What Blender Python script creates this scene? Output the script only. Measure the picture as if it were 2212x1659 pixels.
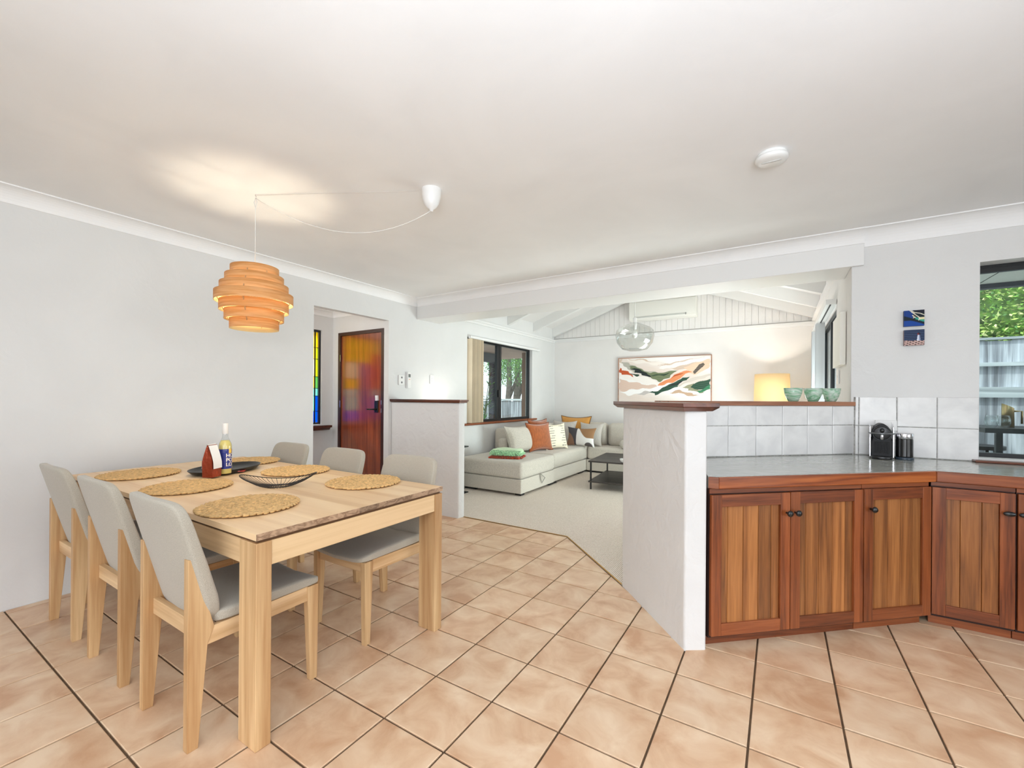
import bpy, math, random
from mathutils import Vector, Matrix
random.seed(7)
for o in list(bpy.data.objects): bpy.data.objects.remove(o)
SC = bpy.context.scene
COL = SC.collection
PI = math.pi

# ------------------------------------------------------------------ camera
CAM_TH, CAM_ROLL, CAM_H = 0.56229, 0.006745, 1.30
cd = bpy.data.cameras.new('camera'); cam = bpy.data.objects.new('camera', cd); COL.objects.link(cam)
cd.sensor_width = 36.0; cd.lens = 937.685/2212*36
cd.shift_x = (1106-1092.52)/2212; cd.shift_y = (857.84-829.5)/2212
cd.clip_start = 0.02; cd.clip_end = 200
cam.matrix_world = Matrix.Translation((0, 0, CAM_H)) @ Matrix.Rotation(CAM_TH, 4, 'Z') @ Matrix.Rotation(PI/2, 4, 'X') @ Matrix.Rotation(CAM_ROLL, 4, 'Z')
SC.camera = cam

# ------------------------------------------------------------------ world, lights, exposure
SC.view_settings.view_transform = 'Standard'; SC.view_settings.look = 'None'
SC.view_settings.exposure = 0.3; SC.view_settings.gamma = 1.0; SC.view_settings.use_curve_mapping = False
W = bpy.data.worlds.new('world'); SC.world = W; W.use_nodes = True
bg = W.node_tree.nodes['Background']; bg.inputs[0].default_value = (0.92, 0.95, 1.0, 1); bg.inputs[1].default_value = 2.2
try:
    SC.cycles.max_bounces = 10; SC.cycles.diffuse_bounces = 6; SC.cycles.glossy_bounces = 4
    SC.cycles.transparent_max_bounces = 12; SC.cycles.sample_clamp_indirect = 6.0
except Exception: pass

def light(name, kind, loc, energy, color=(1, 1, 1), size=1.0, size_y=None, aim=None, rad=None):
    l = bpy.data.lights.new(name, kind); l.energy = energy; l.color = color
    if kind == 'AREA':
        l.size = size
        if size_y: l.shape = 'RECTANGLE'; l.size_y = size_y
    if rad is not None: l.shadow_soft_size = rad
    o = bpy.data.objects.new(name, l); COL.objects.link(o); o.location = loc
    if aim is not None: o.rotation_euler = (Vector(aim)-Vector(loc)).to_track_quat('-Z', 'Y').to_euler()
    return o
light('foyer_fill', 'POINT', (-4.55, 2.3, 2.15), 13, (1, .97, .93), rad=.08)  # presumed, unseen lamp added to brighten the foyer
sun = light('sun', 'SUN', (-6, -4, 8), 3.2, (1, .96, .9), aim=(0, 0, 0)); sun.data.angle = .05
# daylight through the big glazed openings of the room, then two added fill lights
light('daylight_back_doors', 'AREA', (0.9, -2.28, 1.2), 34, (.90, .95, 1), 2.6, 2.2, aim=(.2, 4, 2.9))
light('daylight_right_doors', 'AREA', (3.58, 0.6, 1.15), 16, (.90, .95, 1), 3.6, 2.1, aim=(-3, 1.2, 3.0))
light('daylight_living_doors', 'AREA', (.70, 6.05, .62), 125, (1, .97, .965), 1.8, 1.15, aim=(-3, 5.7, .9))
light('ceiling_fill', 'AREA', (.55, -.55, 1.55), 104, (.83, .91, 1), 1.5, 1.5, aim=(.2, 0, 4))  # added fill without a fixture, aimed up to brighten the ceiling
light('living_fill', 'AREA', (-.9, 6.3, .9), 20, (1, .96, .965), .9, .9, aim=(-1.2, 6.3, 4))  # added fill hidden behind the peninsula, brightens the living room vault

# ------------------------------------------------------------------ helpers
def s2l(c):
    return tuple((v/255/12.92 if v/255 <= .04045 else ((v/255+.055)/1.055)**2.4) for v in c)
class MB:
    def __init__(s): s.v = []; s.f = []; s.m = []; s.sm = []
    def add(s, vs, fs, mi=0, sm=False):
        b = len(s.v); s.v += [tuple(v) for v in vs]
        for f in fs: s.f.append(tuple(b+i for i in f)); s.m.append(mi); s.sm.append(sm)
        return s
    def box(s, x0, x1, y0, y1, z0, z1, mi=0):
        if x0 > x1: x0, x1 = x1, x0
        if y0 > y1: y0, y1 = y1, y0
        if z0 > z1: z0, z1 = z1, z0
        vs = [(x0,y0,z0),(x1,y0,z0),(x1,y1,z0),(x0,y1,z0),(x0,y0,z1),(x1,y0,z1),(x1,y1,z1),(x0,y1,z1)]
        return s.add(vs, [(3,2,1,0),(4,5,6,7),(0,1,5,4),(1,2,6,5),(2,3,7,6),(3,0,4,7)], mi)
    def hexa(s, P, mi=0):      # 8 points, bottom ccw then top ccw
        return s.add(P, [(3,2,1,0),(4,5,6,7),(0,1,5,4),(1,2,6,5),(2,3,7,6),(3,0,4,7)], mi)
    def prism(s, poly, z0, z1, mi=0, axis='z'):
        n = len(poly)
        def P(a, b, c): return (a, b, c) if axis == 'z' else ((c, a, b) if axis == 'x' else (a, c, b))
        vs = [P(a, b, z0) for a, b in poly]+[P(a, b, z1) for a, b in poly]
        A = sum(poly[i][0]*poly[(i+1) % n][1]-poly[(i+1) % n][0]*poly[i][1] for i in range(n))
        fl = (A < 0) != (axis == 'y')
        fs = [tuple(range(n-1, -1, -1)), tuple(range(n, 2*n))]+[(i, (i+1) % n, n+(i+1) % n, n+i) for i in range(n)]
        if fl: fs = [tuple(reversed(f)) for f in fs]
        return s.add(vs, fs, mi)
    def lathe(s, prof, n=32, c=(0,0,0), mi=0, sm=True, sx=1, sy=1, cap0=False, cap1=False):
        vs = []; fs = []
        for r, z in prof:
            for k in range(n):
                a = 2*PI*k/n; vs.append((c[0]+r*sx*math.cos(a), c[1]+r*sy*math.sin(a), c[2]+z))
        for j in range(len(prof)-1):
            for k in range(n):
                k2 = (k+1) % n; fs.append((j*n+k, j*n+k2, (j+1)*n+k2, (j+1)*n+k))
        s.add(vs, fs, mi, sm)
        b = len(s.v)-len(vs)
        if cap0: s.f.append(tuple(b+k for k in range(n-1, -1, -1))); s.m.append(mi); s.sm.append(False)
        if cap1: s.f.append(tuple(b+(len(prof)-1)*n+k for k in range(n))); s.m.append(mi); s.sm.append(False)
        return s
    def cyl(s, r, z0, z1, n=24, c=(0,0,0), mi=0, sm=True): return s.lathe([(r, z0), (r, z1)], n, c, mi, sm, cap0=True, cap1=True)
    def tube(s, pts, r, n=8, mi=0, closed=False):
        pts = [Vector(p) for p in pts]; N = len(pts); vs = []; fs = []
        up = None
        for i, p in enumerate(pts):
            if closed: t = pts[(i+1) % N]-pts[i-1]
            else: t = pts[min(i+1, N-1)]-pts[max(i-1, 0)]
            t.normalize()
            if up is None:
                up = Vector((0,0,1)) if abs(t.z) < .9 else Vector((1,0,0))
            a = t.cross(up)
            if a.length < 1e-6: a = t.orthogonal()
            a.normalize(); b = a.cross(t); b.normalize(); up = b
            rr = r[i] if isinstance(r, (list, tuple)) else r
            for k in range(n):
                g = 2*PI*k/n; vs.append(p+a*math.cos(g)*rr+b*math.sin(g)*rr)
        M = N if closed else N-1
        for i in range(M):
            for k in range(n):
                j = (i+1) % N; k2 = (k+1) % n
                fs.append((i*n+k, i*n+k2, j*n+k2, j*n+k))
        s.add(vs, [tuple(reversed(f)) for f in fs], mi, True)
        if not closed:
            b = len(s.v)-len(vs)
            s.f.append(tuple(b+k for k in range(n))); s.m.append(mi); s.sm.append(False)
            s.f.append(tuple(b+(N-1)*n+k for k in range(n-1, -1, -1))); s.m.append(mi); s.sm.append(False)
        return s
    def grid(s, fn, nu, nv, mi=0, sm=True, wrap=False):
        vs = [fn(i/nu, j/nv) for j in range(nv+1) for i in range(nu+(0 if wrap else 1))]
        w = nu if wrap else nu+1; fs = []
        for j in range(nv):
            for i in range(nu):
                i2 = (i+1) % w if wrap else i+1
                fs.append((j*w+i, j*w+i2, (j+1)*w+i2, (j+1)*w+i))
        return s.add(vs, fs, mi, sm)
    def ball(s, c, rx, ry, rz, n=16, m=10, mi=0):
        def fn(u, v):
            a = 2*PI*u; b = -PI/2+PI*v
            return (c[0]+rx*math.cos(b)*math.cos(a), c[1]+ry*math.cos(b)*math.sin(a), c[2]+rz*math.sin(b))
        return s.grid(fn, n, m, mi, True, True)
    def mesh(s, name, mats):
        me = bpy.data.meshes.new(name); me.from_pydata(s.v, [], s.f)
        for m in (mats if isinstance(mats, (list, tuple)) else [mats]): me.materials.append(m)
        me.polygons.foreach_set('material_index', s.m); me.polygons.foreach_set('use_smooth', s.sm)
        me.update(); return me
    def obj(s, name, mats, parent=None, bevel=0, seg=2, sub=0, loc=None, rz=None):
        o = bpy.data.objects.new(name, s.mesh(name, mats)); COL.objects.link(o)
        if parent is not None: o.parent = parent
        if loc is not None: o.location = loc
        if rz is not None: o.rotation_euler = (0, 0, rz)
        if bevel:
            b = o.modifiers.new('bevel', 'BEVEL'); b.width = bevel; b.segments = seg; b.limit_method = 'ANGLE'; b.angle_limit = math.radians(40)
            if seg > 1 :
                for p in o.data.polygons: p.use_smooth = True
                b.harden_normals = True
        if sub:
            m = o.modifiers.new('sub', 'SUBSURF'); m.levels = sub; m.render_levels = sub
        return o
def tag(o, label=None, cat=None, group=None, kind=None):
    if label: o['label'] = label
    if cat: o['category'] = cat
    if group: o['group'] = group
    if kind: o['kind'] = kind
    return o
def empty(name, loc=(0,0,0), rz=0, label=None, cat=None, group=None):
    o = bpy.data.objects.new(name, None); COL.objects.link(o); o.location = loc; o.rotation_euler = (0,0,rz); o.empty_display_size = .1
    return tag(o, label, cat, group)
def dup(root, loc, rz=None, label=None, group=None):
    r = root.copy(); COL.objects.link(r); r.location = loc
    if rz is not None: r.rotation_euler = (0,0,rz)
    if label: r['label'] = label
    if group: r['group'] = group
    for ch in list(root.children):
        c = ch.copy(); COL.objects.link(c); c.parent = r
        for g in ch.children:
            d = g.copy(); COL.objects.link(d); d.parent = c
    return r
def struct(name, mb, mats, parent=None, **k):
    o = mb.obj(name, mats, parent, **k)
    if parent is None: o['kind'] = 'structure'
    return o
def vcolor(me, fn):
    ca = me.color_attributes.new('Col', 'FLOAT_COLOR', 'POINT')
    for i, v in enumerate(me.vertices):
        c = fn(v.co); ca.data[i].color = (*s2l(c), 1)

# ------------------------------------------------------------------ materials
MATS = {}
def nodes(name):
    m = bpy.data.materials.new(name); m.use_nodes = True; nt = m.node_tree
    return m, nt, nt.nodes, nt.links, nt.nodes['Principled BSDF']
def mat(name, rgb, rough=.5, metal=0, spec=.5, bump=0, bscale=80, var=0, vscale=6, emis=None, estr=0, coat=0, alpha=1, rnd=0, bdet=2, bdist=.002):
    m, nt, N, L, B = nodes(name)
    B.inputs['Base Color'].default_value = (*s2l(rgb), 1); B.inputs['Roughness'].default_value = rough
    B.inputs['Metallic'].default_value = metal; B.inputs['Specular IOR Level'].default_value = spec
    B.inputs['Coat Weight'].default_value = coat; B.inputs['Coat Roughness'].default_value = .12
    if emis: B.inputs['Emission Color'].default_value = (*s2l(emis), 1); B.inputs['Emission Strength'].default_value = estr
    tc = N.new('ShaderNodeTexCoord')
    if var or rnd:
        n = N.new('ShaderNodeTexNoise'); n.inputs['Scale'].default_value = vscale; n.inputs['Detail'].default_value = 4; L.new(tc.outputs['Object'], n.inputs['Vector'])
        r = N.new('ShaderNodeValToRGB'); r.color_ramp.elements[0].position = .3; r.color_ramp.elements[1].position = .7
        a = tuple(max(0, c*(1-var)) for c in rgb); b = tuple(min(255, c*(1+var)) for c in rgb)
        r.color_ramp.elements[0].color = (*s2l(a), 1); r.color_ramp.elements[1].color = (*s2l(b), 1)
        L.new(n.outputs['Fac'], r.inputs['Fac']); out = r.outputs['Color']
        if rnd:
            oi = N.new('ShaderNodeObjectInfo'); mr = N.new('ShaderNodeMapRange'); mr.inputs[3].default_value = 1-rnd; mr.inputs[4].default_value = 1+rnd
            L.new(oi.outputs['Random'], mr.inputs[0]); hs = N.new('ShaderNodeHueSaturation'); L.new(out, hs.inputs['Color']); L.new(mr.outputs[0], hs.inputs['Value']); out = hs.outputs['Color']
        L.new(out, B.inputs['Base Color'])
    if bump:
        n2 = N.new('ShaderNodeTexNoise'); n2.inputs['Scale'].default_value = bscale; n2.inputs['Detail'].default_value = bdet; L.new(tc.outputs['Object'], n2.inputs['Vector'])
        bp = N.new('ShaderNodeBump'); bp.inputs['Strength'].default_value = bump; bp.inputs['Distance'].default_value = bdist; L.new(n2.outputs['Fac'], bp.inputs['Height']); L.new(bp.outputs['Normal'], B.inputs['Normal'])
    MATS[name] = m; return m
def wood(name, dark, lightc, axis=0, ring=9, stretch=.09, rough=.45, coat=0, rnd=.12, fine=.35, bump=.15, mid=None):
    m, nt, N, L, B = nodes(name)
    B.inputs['Roughness'].default_value = rough; B.inputs['Coat Weight'].default_value = coat; B.inputs['Coat Roughness'].default_value = .15
    tc = N.new('ShaderNodeTexCoord'); oi = N.new('ShaderNodeObjectInfo')
    ad = N.new('ShaderNodeVectorMath'); ad.operation = 'ADD'; mu = N.new('ShaderNodeVectorMath'); mu.operation = 'SCALE'; mu.inputs['Scale'].default_value = 7.3
    cb = N.new('ShaderNodeCombineXYZ')
    for i in range(3): L.new(oi.outputs['Random'], cb.inputs[i])
    L.new(cb.outputs[0], mu.inputs[0]); L.new(tc.outputs['Object'], ad.inputs[0]); L.new(mu.outputs[0], ad.inputs[1])
    mp = N.new('ShaderNodeMapping'); sc = [1, 1, 1]; sc[axis] = stretch; mp.inputs['Scale'].default_value = sc; L.new(ad.outputs[0], mp.inputs['Vector'])
    n1 = N.new('ShaderNodeTexNoise'); n1.inputs['Scale'].default_value = ring; n1.inputs['Detail'].default_value = 3; n1.inputs['Distortion'].default_value = .6; L.new(mp.outputs[0], n1.inputs['Vector'])
    ml = N.new('ShaderNodeMath'); ml.operation = 'MULTIPLY'; ml.inputs[1].default_value = 7; L.new(n1.outputs['Fac'], ml.inputs[0])
    fr = N.new('ShaderNodeMath'); fr.operation = 'PINGPONG'; fr.inputs[1].default_value = 1; L.new(ml.outputs[0], fr.inputs[0])
    n2 = N.new('ShaderNodeTexNoise'); n2.inputs['Scale'].default_value = ring*14; n2.inputs['Detail'].default_value = 3; L.new(mp.outputs[0], n2.inputs['Vector'])
    mx = N.new('ShaderNodeMix'); mx.inputs[0].default_value = fine; L.new(fr.outputs[0], mx.inputs[2]); L.new(n2.outputs['Fac'], mx.inputs[3])
    r = N.new('ShaderNodeValToRGB'); r.color_ramp.elements[0].position = .12; r.color_ramp.elements[1].position = .8
    r.color_ramp.elements[0].color = (*s2l(dark), 1); r.color_ramp.elements[1].color = (*s2l(lightc), 1)
    if mid: e = r.color_ramp.elements.new(.45); e.color = (*s2l(mid), 1)
    L.new(mx.outputs[0], r.inputs['Fac'])
    mr = N.new('ShaderNodeMapRange'); mr.inputs[3].default_value = 1-rnd; mr.inputs[4].default_value = 1+rnd; L.new(oi.outputs['Random'], mr.inputs[0])
    hs = N.new('ShaderNodeHueSaturation'); L.new(r.outputs['Color'], hs.inputs['Color']); L.new(mr.outputs[0], hs.inputs['Value']); L.new(hs.outputs['Color'], B.inputs['Base Color'])
    bp = N.new('ShaderNodeBump'); bp.inputs['Strength'].default_value = bump; bp.inputs['Distance'].default_value = .001; L.new(n2.outputs['Fac'], bp.inputs['Height']); L.new(bp.outputs['Normal'], B.inputs['Normal'])
    MATS[name] = m; return m
def plaster(name, rgb, s=.35):
    m, nt, N, L, B = nodes(name); B.inputs['Roughness'].default_value = .75; B.inputs['Specular IOR Level'].default_value = .25
    g = N.new('ShaderNodeNewGeometry')
    n0 = N.new('ShaderNodeTexNoise'); n0.inputs['Scale'].default_value = 1.6; n0.inputs['Detail'].default_value = 5; n0.inputs['Distortion'].default_value = .8; L.new(g.outputs['Position'], n0.inputs['Vector'])
    r = N.new('ShaderNodeValToRGB'); r.color_ramp.elements[0].position = .3; r.color_ramp.elements[1].position = .7
    r.color_ramp.elements[0].color = (*s2l(tuple(c*.975 for c in rgb)), 1); r.color_ramp.elements[1].color = (*s2l(rgb), 1)
    L.new(n0.outputs['Fac'], r.inputs['Fac']); L.new(r.outputs['Color'], B.inputs['Base Color'])
    n1 = N.new('ShaderNodeTexNoise'); n1.inputs['Scale'].default_value = 7; n1.inputs['Detail'].default_value = 6; n1.inputs['Distortion'].default_value = 1.4; L.new(g.outputs['Position'], n1.inputs['Vector'])
    n2 = N.new('ShaderNodeTexNoise'); n2.inputs['Scale'].default_value = 90; n2.inputs['Detail'].default_value = 3; L.new(g.outputs['Position'], n2.inputs['Vector'])
    b1 = N.new('ShaderNodeBump'); b1.inputs['Strength'].default_value = s; b1.inputs['Distance'].default_value = .02; L.new(n1.outputs['Fac'], b1.inputs['Height'])
    b2 = N.new('ShaderNodeBump'); b2.inputs['Strength'].default_value = s*.5; b2.inputs['Distance'].default_value = .003; L.new(n2.outputs['Fac'], b2.inputs['Height']); L.new(b1.outputs['Normal'], b2.inputs['Normal']); L.new(b2.outputs['Normal'], B.inputs['Normal'])
    MATS[name] = m; return m
def thin_glass(name, tint=(235,245,245), gloss=.12, rough=.02):
    m, nt, N, L, B = nodes(name); N.remove(B); o = N['Material Output']
    t = N.new('ShaderNodeBsdfTransparent'); t.inputs[0].default_value = (*s2l(tint), 1); g = N.new('ShaderNodeBsdfGlossy'); g.inputs['Roughness'].default_value = rough
    f = N.new('ShaderNodeLayerWeight'); f.inputs[0].default_value = .5; pw_ = N.new('ShaderNodeMath'); pw_.operation = 'POWER'; pw_.inputs[1].default_value = 5-gloss*4; L.new(f.outputs['Facing'], pw_.inputs[0]); mu = N.new('ShaderNodeMath'); mu.operation = 'MULTIPLY_ADD'; mu.inputs[1].default_value = .75; mu.inputs[2].default_value = .025+gloss*.06
    L.new(pw_.outputs[0], mu.inputs[0]); mx = N.new('ShaderNodeMixShader'); L.new(mu.outputs[0], mx.inputs[0]); L.new(t.outputs[0], mx.inputs[1]); L.new(g.outputs[0], mx.inputs[2]); L.new(mx.outputs[0], o.inputs[0])
    MATS[name] = m; return m
def vmat(name, rough=.7, bump=0, bscale=300):
    m, nt, N, L, B = nodes(name); B.inputs['Roughness'].default_value = rough; B.inputs['Specular IOR Level'].default_value = .2
    a = N.new('ShaderNodeVertexColor'); a.layer_name = 'Col'; L.new(a.outputs['Color'], B.inputs['Base Color'])
    if bump:
        tc = N.new('ShaderNodeTexCoord'); n = N.new('ShaderNodeTexNoise'); n.inputs['Scale'].default_value = bscale; L.new(tc.outputs['Object'], n.inputs['Vector'])
        bp = N.new('ShaderNodeBump'); bp.inputs['Strength'].default_value = bump; bp.inputs['Distance'].default_value = .002; L.new(n.outputs['Fac'], bp.inputs['Height']); L.new(bp.outputs['Normal'], B.inputs['Normal'])
    MATS[name] = m; return m
def fabric(name, rgb, var=.12, wave=240, bump=.5, rough=.9, sheen=.3):
    m, nt, N, L, B = nodes(name); B.inputs['Roughness'].default_value = rough; B.inputs['Specular IOR Level'].default_value = .15; B.inputs['Sheen Weight'].default_value = sheen
    tc = N.new('ShaderNodeTexCoord')
    mp = N.new('ShaderNodeMapping'); mp.inputs['Scale'].default_value = (1, 1, .35); L.new(tc.outputs['Object'], mp.inputs['Vector'])
    n = N.new('ShaderNodeTexNoise'); n.inputs['Scale'].default_value = wave; n.inputs['Detail'].default_value = 2; L.new(mp.outputs[0], n.inputs['Vector'])
    r = N.new('ShaderNodeValToRGB'); r.color_ramp.elements[0].position = .33; r.color_ramp.elements[1].position = .67
    r.color_ramp.elements[0].color = (*s2l(tuple(c*(1-var) for c in rgb)), 1); r.color_ramp.elements[1].color = (*s2l(tuple(min(255, c*(1+var*.7)) for c in rgb)), 1)
    L.new(n.outputs['Fac'], r.inputs['Fac']); L.new(r.outputs['Color'], B.inputs['Base Color'])
    bp = N.new('ShaderNodeBump'); bp.inputs['Strength'].default_value = bump; bp.inputs['Distance'].default_value = .0015; L.new(n.outputs['Fac'], bp.inputs['Height']); L.new(bp.outputs['Normal'], B.inputs['Normal'])
    MATS[name] = m; return m

WALL = plaster('white_render', (221, 221, 220), .16); CEIL = plaster('ceiling_paint', (243, 243, 243), .05); TRIM = mat('white_gloss_trim', (228, 228, 227), .4)
LIVW = plaster('living_paint', (230, 228, 226), .12); WALLR = plaster('rough_render', (221, 221, 220), .42)
OAKX = wood('oak_x', (182,140,94), (228,196,152), 0, 7, .045, .45, rnd=.07, fine=.5, bump=.3)
OAKY = wood('oak_y', (182,140,94), (228,196,152), 1, 7, .045, .45, rnd=.07, fine=.5, bump=.3)
OAKZ = wood('oak_z', (170,126,80), (216,182,136), 2, 8, .04, .48, rnd=.08, fine=.5, bump=.3)
OAKT = wood('oak_top', (220,182,136), (240,210,168), 0, 5, .05, .38, rnd=.03, fine=.35)
OAKCRK_Y = wood('oak_rustic_y', (160,116,72), (228,196,152), 1, 16, .02, .45, rnd=.05, fine=.08, mid=(218,184,138)); _r = OAKCRK_Y.node_tree.nodes['Color Ramp'].color_ramp.elements; _r[0].position = .04; _r[1].position = .13; _r[0].color = (*s2l((92,62,36)), 1)
OAKEND = wood('oak_end_grain', (120,92,70), (176,146,118), 1, 40, .5, .5, rnd=.3)
OAKCRK = wood('oak_rustic', (150,108,66), (226,192,148), 1, 5, .03, .45, rnd=.05, fine=.25, mid=(214,178,132))
REDX = wood('jarrah_x', (70,32,16), (150,84,46), 0, 9, .05, .36, .2, rnd=.12, mid=(122,62,30), fine=.6, bump=.3)
REDZ = wood('jarrah_z', (70,32,16), (152,84,44), 2, 9, .05, .36, .2, rnd=.16, mid=(124,64,30), fine=.6, bump=.3)
TEAKZ = wood('teak_board', (96,56,26), (172,114,62), 2, 9, .045, .38, .15, rnd=.2, mid=(142,88,44), fine=.55, bump=.3)
LEDGE = wood('dark_ledge_wood', (58,24,12), (106,54,32), 0, 6, .07, .3, .4, rnd=.08)
DOORW = wood('door_veneer', (100,38,18), (148,70,36), 2, 14, .04, .26, .8, rnd=.02, fine=.6, bump=.25)
FRAMEW = mat('door_frame_wood', (52,18,10), .35, coat=.3)
CHAIRF = fabric('chair_weave', (178,171,157), .10, 900, .2)
SOFAF = fabric('sofa_weave', (200,193,181), .10, 260)
BLACK = mat('black_metal', (18,18,20), .45); SATIN = mat('black_satin', (14,15,16), .3); CHROME = mat('chrome', (215,215,218), .12, 1)
NAVY = mat('navy_frame', (38,42,58), .5); WINB = mat('black_window_frame', (14,17,20), .35)
PLAST = mat('white_plastic', (228,228,226), .35)
GLASS = thin_glass('window_glass'); CLEAR = thin_glass('clear_glass', (246,248,248), .3, .02)

# floor tile material: peach terracotta with clouds
def tile_mat(name, c0, c1, c2, scale, rough, bump, bs, rnd=.06, off=True, coat=0):
    m, nt, N, L, B = nodes(name); B.inputs['Roughness'].default_value = rough; B.inputs['Coat Weight'].default_value = coat; B.inputs['Coat Roughness'].default_value = .25
    tc = N.new('ShaderNodeTexCoord'); oi = N.new('ShaderNodeObjectInfo'); cb = N.new('ShaderNodeCombineXYZ')
    for i in range(3): L.new(oi.outputs['Random'], cb.inputs[i])
    mu = N.new('ShaderNodeVectorMath'); mu.operation = 'SCALE'; mu.inputs['Scale'].default_value = 31.0; L.new(cb.outputs[0], mu.inputs[0])
    ad = N.new('ShaderNodeVectorMath'); L.new(tc.outputs['Object'], ad.inputs[0]); L.new(mu.outputs[0], ad.inputs[1])
    n = N.new('ShaderNodeTexNoise'); n.inputs['Scale'].default_value = scale; n.inputs['Detail'].default_value = 5; n.inputs['Distortion'].default_value = .5; n.inputs['Roughness'].default_value = .55; L.new(ad.outputs[0], n.inputs['Vector'])
    r = N.new('ShaderNodeValToRGB'); e = r.color_ramp.elements; e[0].position = .32; e[1].position = .68; e[0].color = (*s2l(c0), 1); e[1].color = (*s2l(c2), 1); k = e.new(.5); k.color = (*s2l(c1), 1)
    L.new(n.outputs['Fac'], r.inputs['Fac'])
    mr = N.new('ShaderNodeMapRange'); mr.inputs[3].default_value = 1-rnd; mr.inputs[4].default_value = 1+rnd; L.new(oi.outputs['Random'], mr.inputs[0])
    hs = N.new('ShaderNodeHueSaturation'); L.new(r.outputs['Color'], hs.inputs['Color']); L.new(mr.outputs[0], hs.inputs['Value']); L.new(hs.outputs['Color'], B.inputs['Base Color'])
    n2 = N.new('ShaderNodeTexNoise'); n2.inputs['Scale'].default_value = bs; n2.inputs['Detail'].default_value = 4; L.new(ad.outputs[0], n2.inputs['Vector'])
    bp = N.new('ShaderNodeBump'); bp.inputs['Strength'].default_value = bump; bp.inputs['Distance'].default_value = .002; L.new(n2.outputs['Fac'], bp.inputs['Height']); L.new(bp.outputs['Normal'], B.inputs['Normal'])
    MATS[name] = m; return m
FTILE = tile_mat('terracotta_tile', (200,158,124), (219,186,153), (231,205,175), 6, .36, .25, 60, .04)
WTILE = tile_mat('wall_tile_glaze', (214,214,214), (224,224,223), (232,232,231), 6, .28, .5, 26, .02)
GROUT = mat('floor_grout', (92,72,52), .9, bump=.3, bscale=200, var=.15, vscale=20)
WGROUT = mat('wall_grout', (150,148,144), .9, bump=.8, bscale=90, var=.25, vscale=60)

CZ = 2.535
def wall_x(mb, x0, x1, ys, ye, z0, z1, openings):      # wall running along y, openings (y0,y1,z0,z1)
    cur = ys
    for a, b, c, d in sorted(openings):
        if a > cur: mb.box(x0, x1, cur, a, z0, z1)
        if c > z0: mb.box(x0, x1, a, b, z0, c)
        if d < z1: mb.box(x0, x1, a, b, d, z1)
        cur = b
    if cur < ye: mb.box(x0, x1, cur, ye, z0, z1)
    return mb
def wall_y(mb, y0, y1, xs, xe, z0, z1, openings):
    cur = xs
    for a, b, c, d in sorted(openings):
        if a > cur: mb.box(cur, a, y0, y1, z0, z1)
        if c > z0: mb.box(a, b, y0, y1, z0, c)
        if d < z1: mb.box(a, b, y0, y1, d, z1)
        cur = b
    if cur < xe: mb.box(cur, xe, y0, y1, z0, z1)
    return mb

# --- floor with tiles
fl = struct('floor', MB().box(-5.2, 3.7, -2.5, 3.735, -.12, -.006).box(-1.0, 3.7, 3.735, 4.3, -.12, -.006), GROUT)
T, TX, TY, GW = .31343, -1.34533, 1.54205, .0042
def tile_mesh(poly, name='tile'):
    n = len(poly); cx = sum(p[0] for p in poly)/n; cy = sum(p[1] for p in poly)/n
    def ins(d):
        out = []
        for p in poly:
            v = Vector((cx-p[0], cy-p[1])); l = max(v.length, 1e-6); out.append((p[0]+v[0]/l*d, p[1]+v[1]/l*d))
        return out
    b = MB(); vs = [(x, y, -.0085) for x, y in poly]+[(x, y, -.0015) for x, y in poly]+[(x, y, 0) for x, y in ins(.0035)]
    fs = [tuple(range(2*n, 3*n))]
    for k in (0, 1):
        for i in range(n): fs.append((k*n+i, k*n+(i+1) % n, (k+1)*n+(i+1) % n, (k+1)*n+i))
    b.add(vs, fs, 0, False); return b.mesh(name, FTILE)
def clip(poly, a, b, c):      # keep a*x+b*y<c
    out = []
    for i in range(len(poly)):
        p, q = poly[i], poly[(i+1) % len(poly)]; dp = a*p[0]+b*p[1]-c; dq = a*q[0]+b*q[1]-c
        if dp <= 0: out.append(p)
        if (dp < 0 < dq) or (dq < 0 < dp):
            t = dp/(dp-dq); out.append((p[0]+(q[0]-p[0])*t, p[1]+(q[1]-p[1])*t))
    return out
full = tile_mesh([(-T/2+GW, -T/2+GW), (T/2-GW, -T/2+GW), (T/2-GW, T/2-GW), (-T/2+GW, T/2-GW)])
cth, sth = math.cos(-CAM_TH), math.sin(-CAM_TH)
cand = []
for i in range(-13, 16):
    for j in range(-14, 9):
        cx, cy = TX+(i+.5)*T, TY+(j+.5)*T
        X = cx*cth-cy*sth; 
        if cx < -3.92-T/2+.02: continue
        # camera frame
        Xr = cx*math.cos(CAM_TH)+cy*math.sin(CAM_TH); Yd = -cx*math.sin(CAM_TH)+cy*math.cos(CAM_TH)
        if Yd < .9 or abs(Xr)/Yd > 1.55 or cy > 3.9: continue
        poly = [(cx-T/2+GW, cy-T/2+GW), (cx+T/2-GW, cy-T/2+GW), (cx+T/2-GW, cy+T/2-GW), (cx-T/2+GW, cy+T/2-GW)]
        p0 = poly
        poly = clip(poly, -1, 0, 3.916); poly = clip(poly, 0, 1, 3.730)
        if cx < -.45: poly = clip(poly, 1, 1, 2.056)
        else:
            if cy > 2.75+max(0, (cx+.31))*.91+.2 or cy > 3.75: continue
        if len(poly) < 3: continue
        ar = abs(sum(poly[k][0]*poly[(k+1) % len(poly)][1]-poly[(k+1) % len(poly)][0]*poly[k][1] for k in range(len(poly))))/2
        if ar < .0012: continue
        cand.append((Yd, cx, cy, poly if poly != p0 else None))
cand.sort(key=lambda t: t[0])
for Yd, cx, cy, poly in cand[:300]:
    me = full if poly is None else tile_mesh([(x-cx, y-cy) for x, y in poly])
    o = bpy.data.objects.new('tile', me); COL.objects.link(o); o.parent = fl; o.location = (cx, cy, random.uniform(-.0006, .0004))

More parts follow.
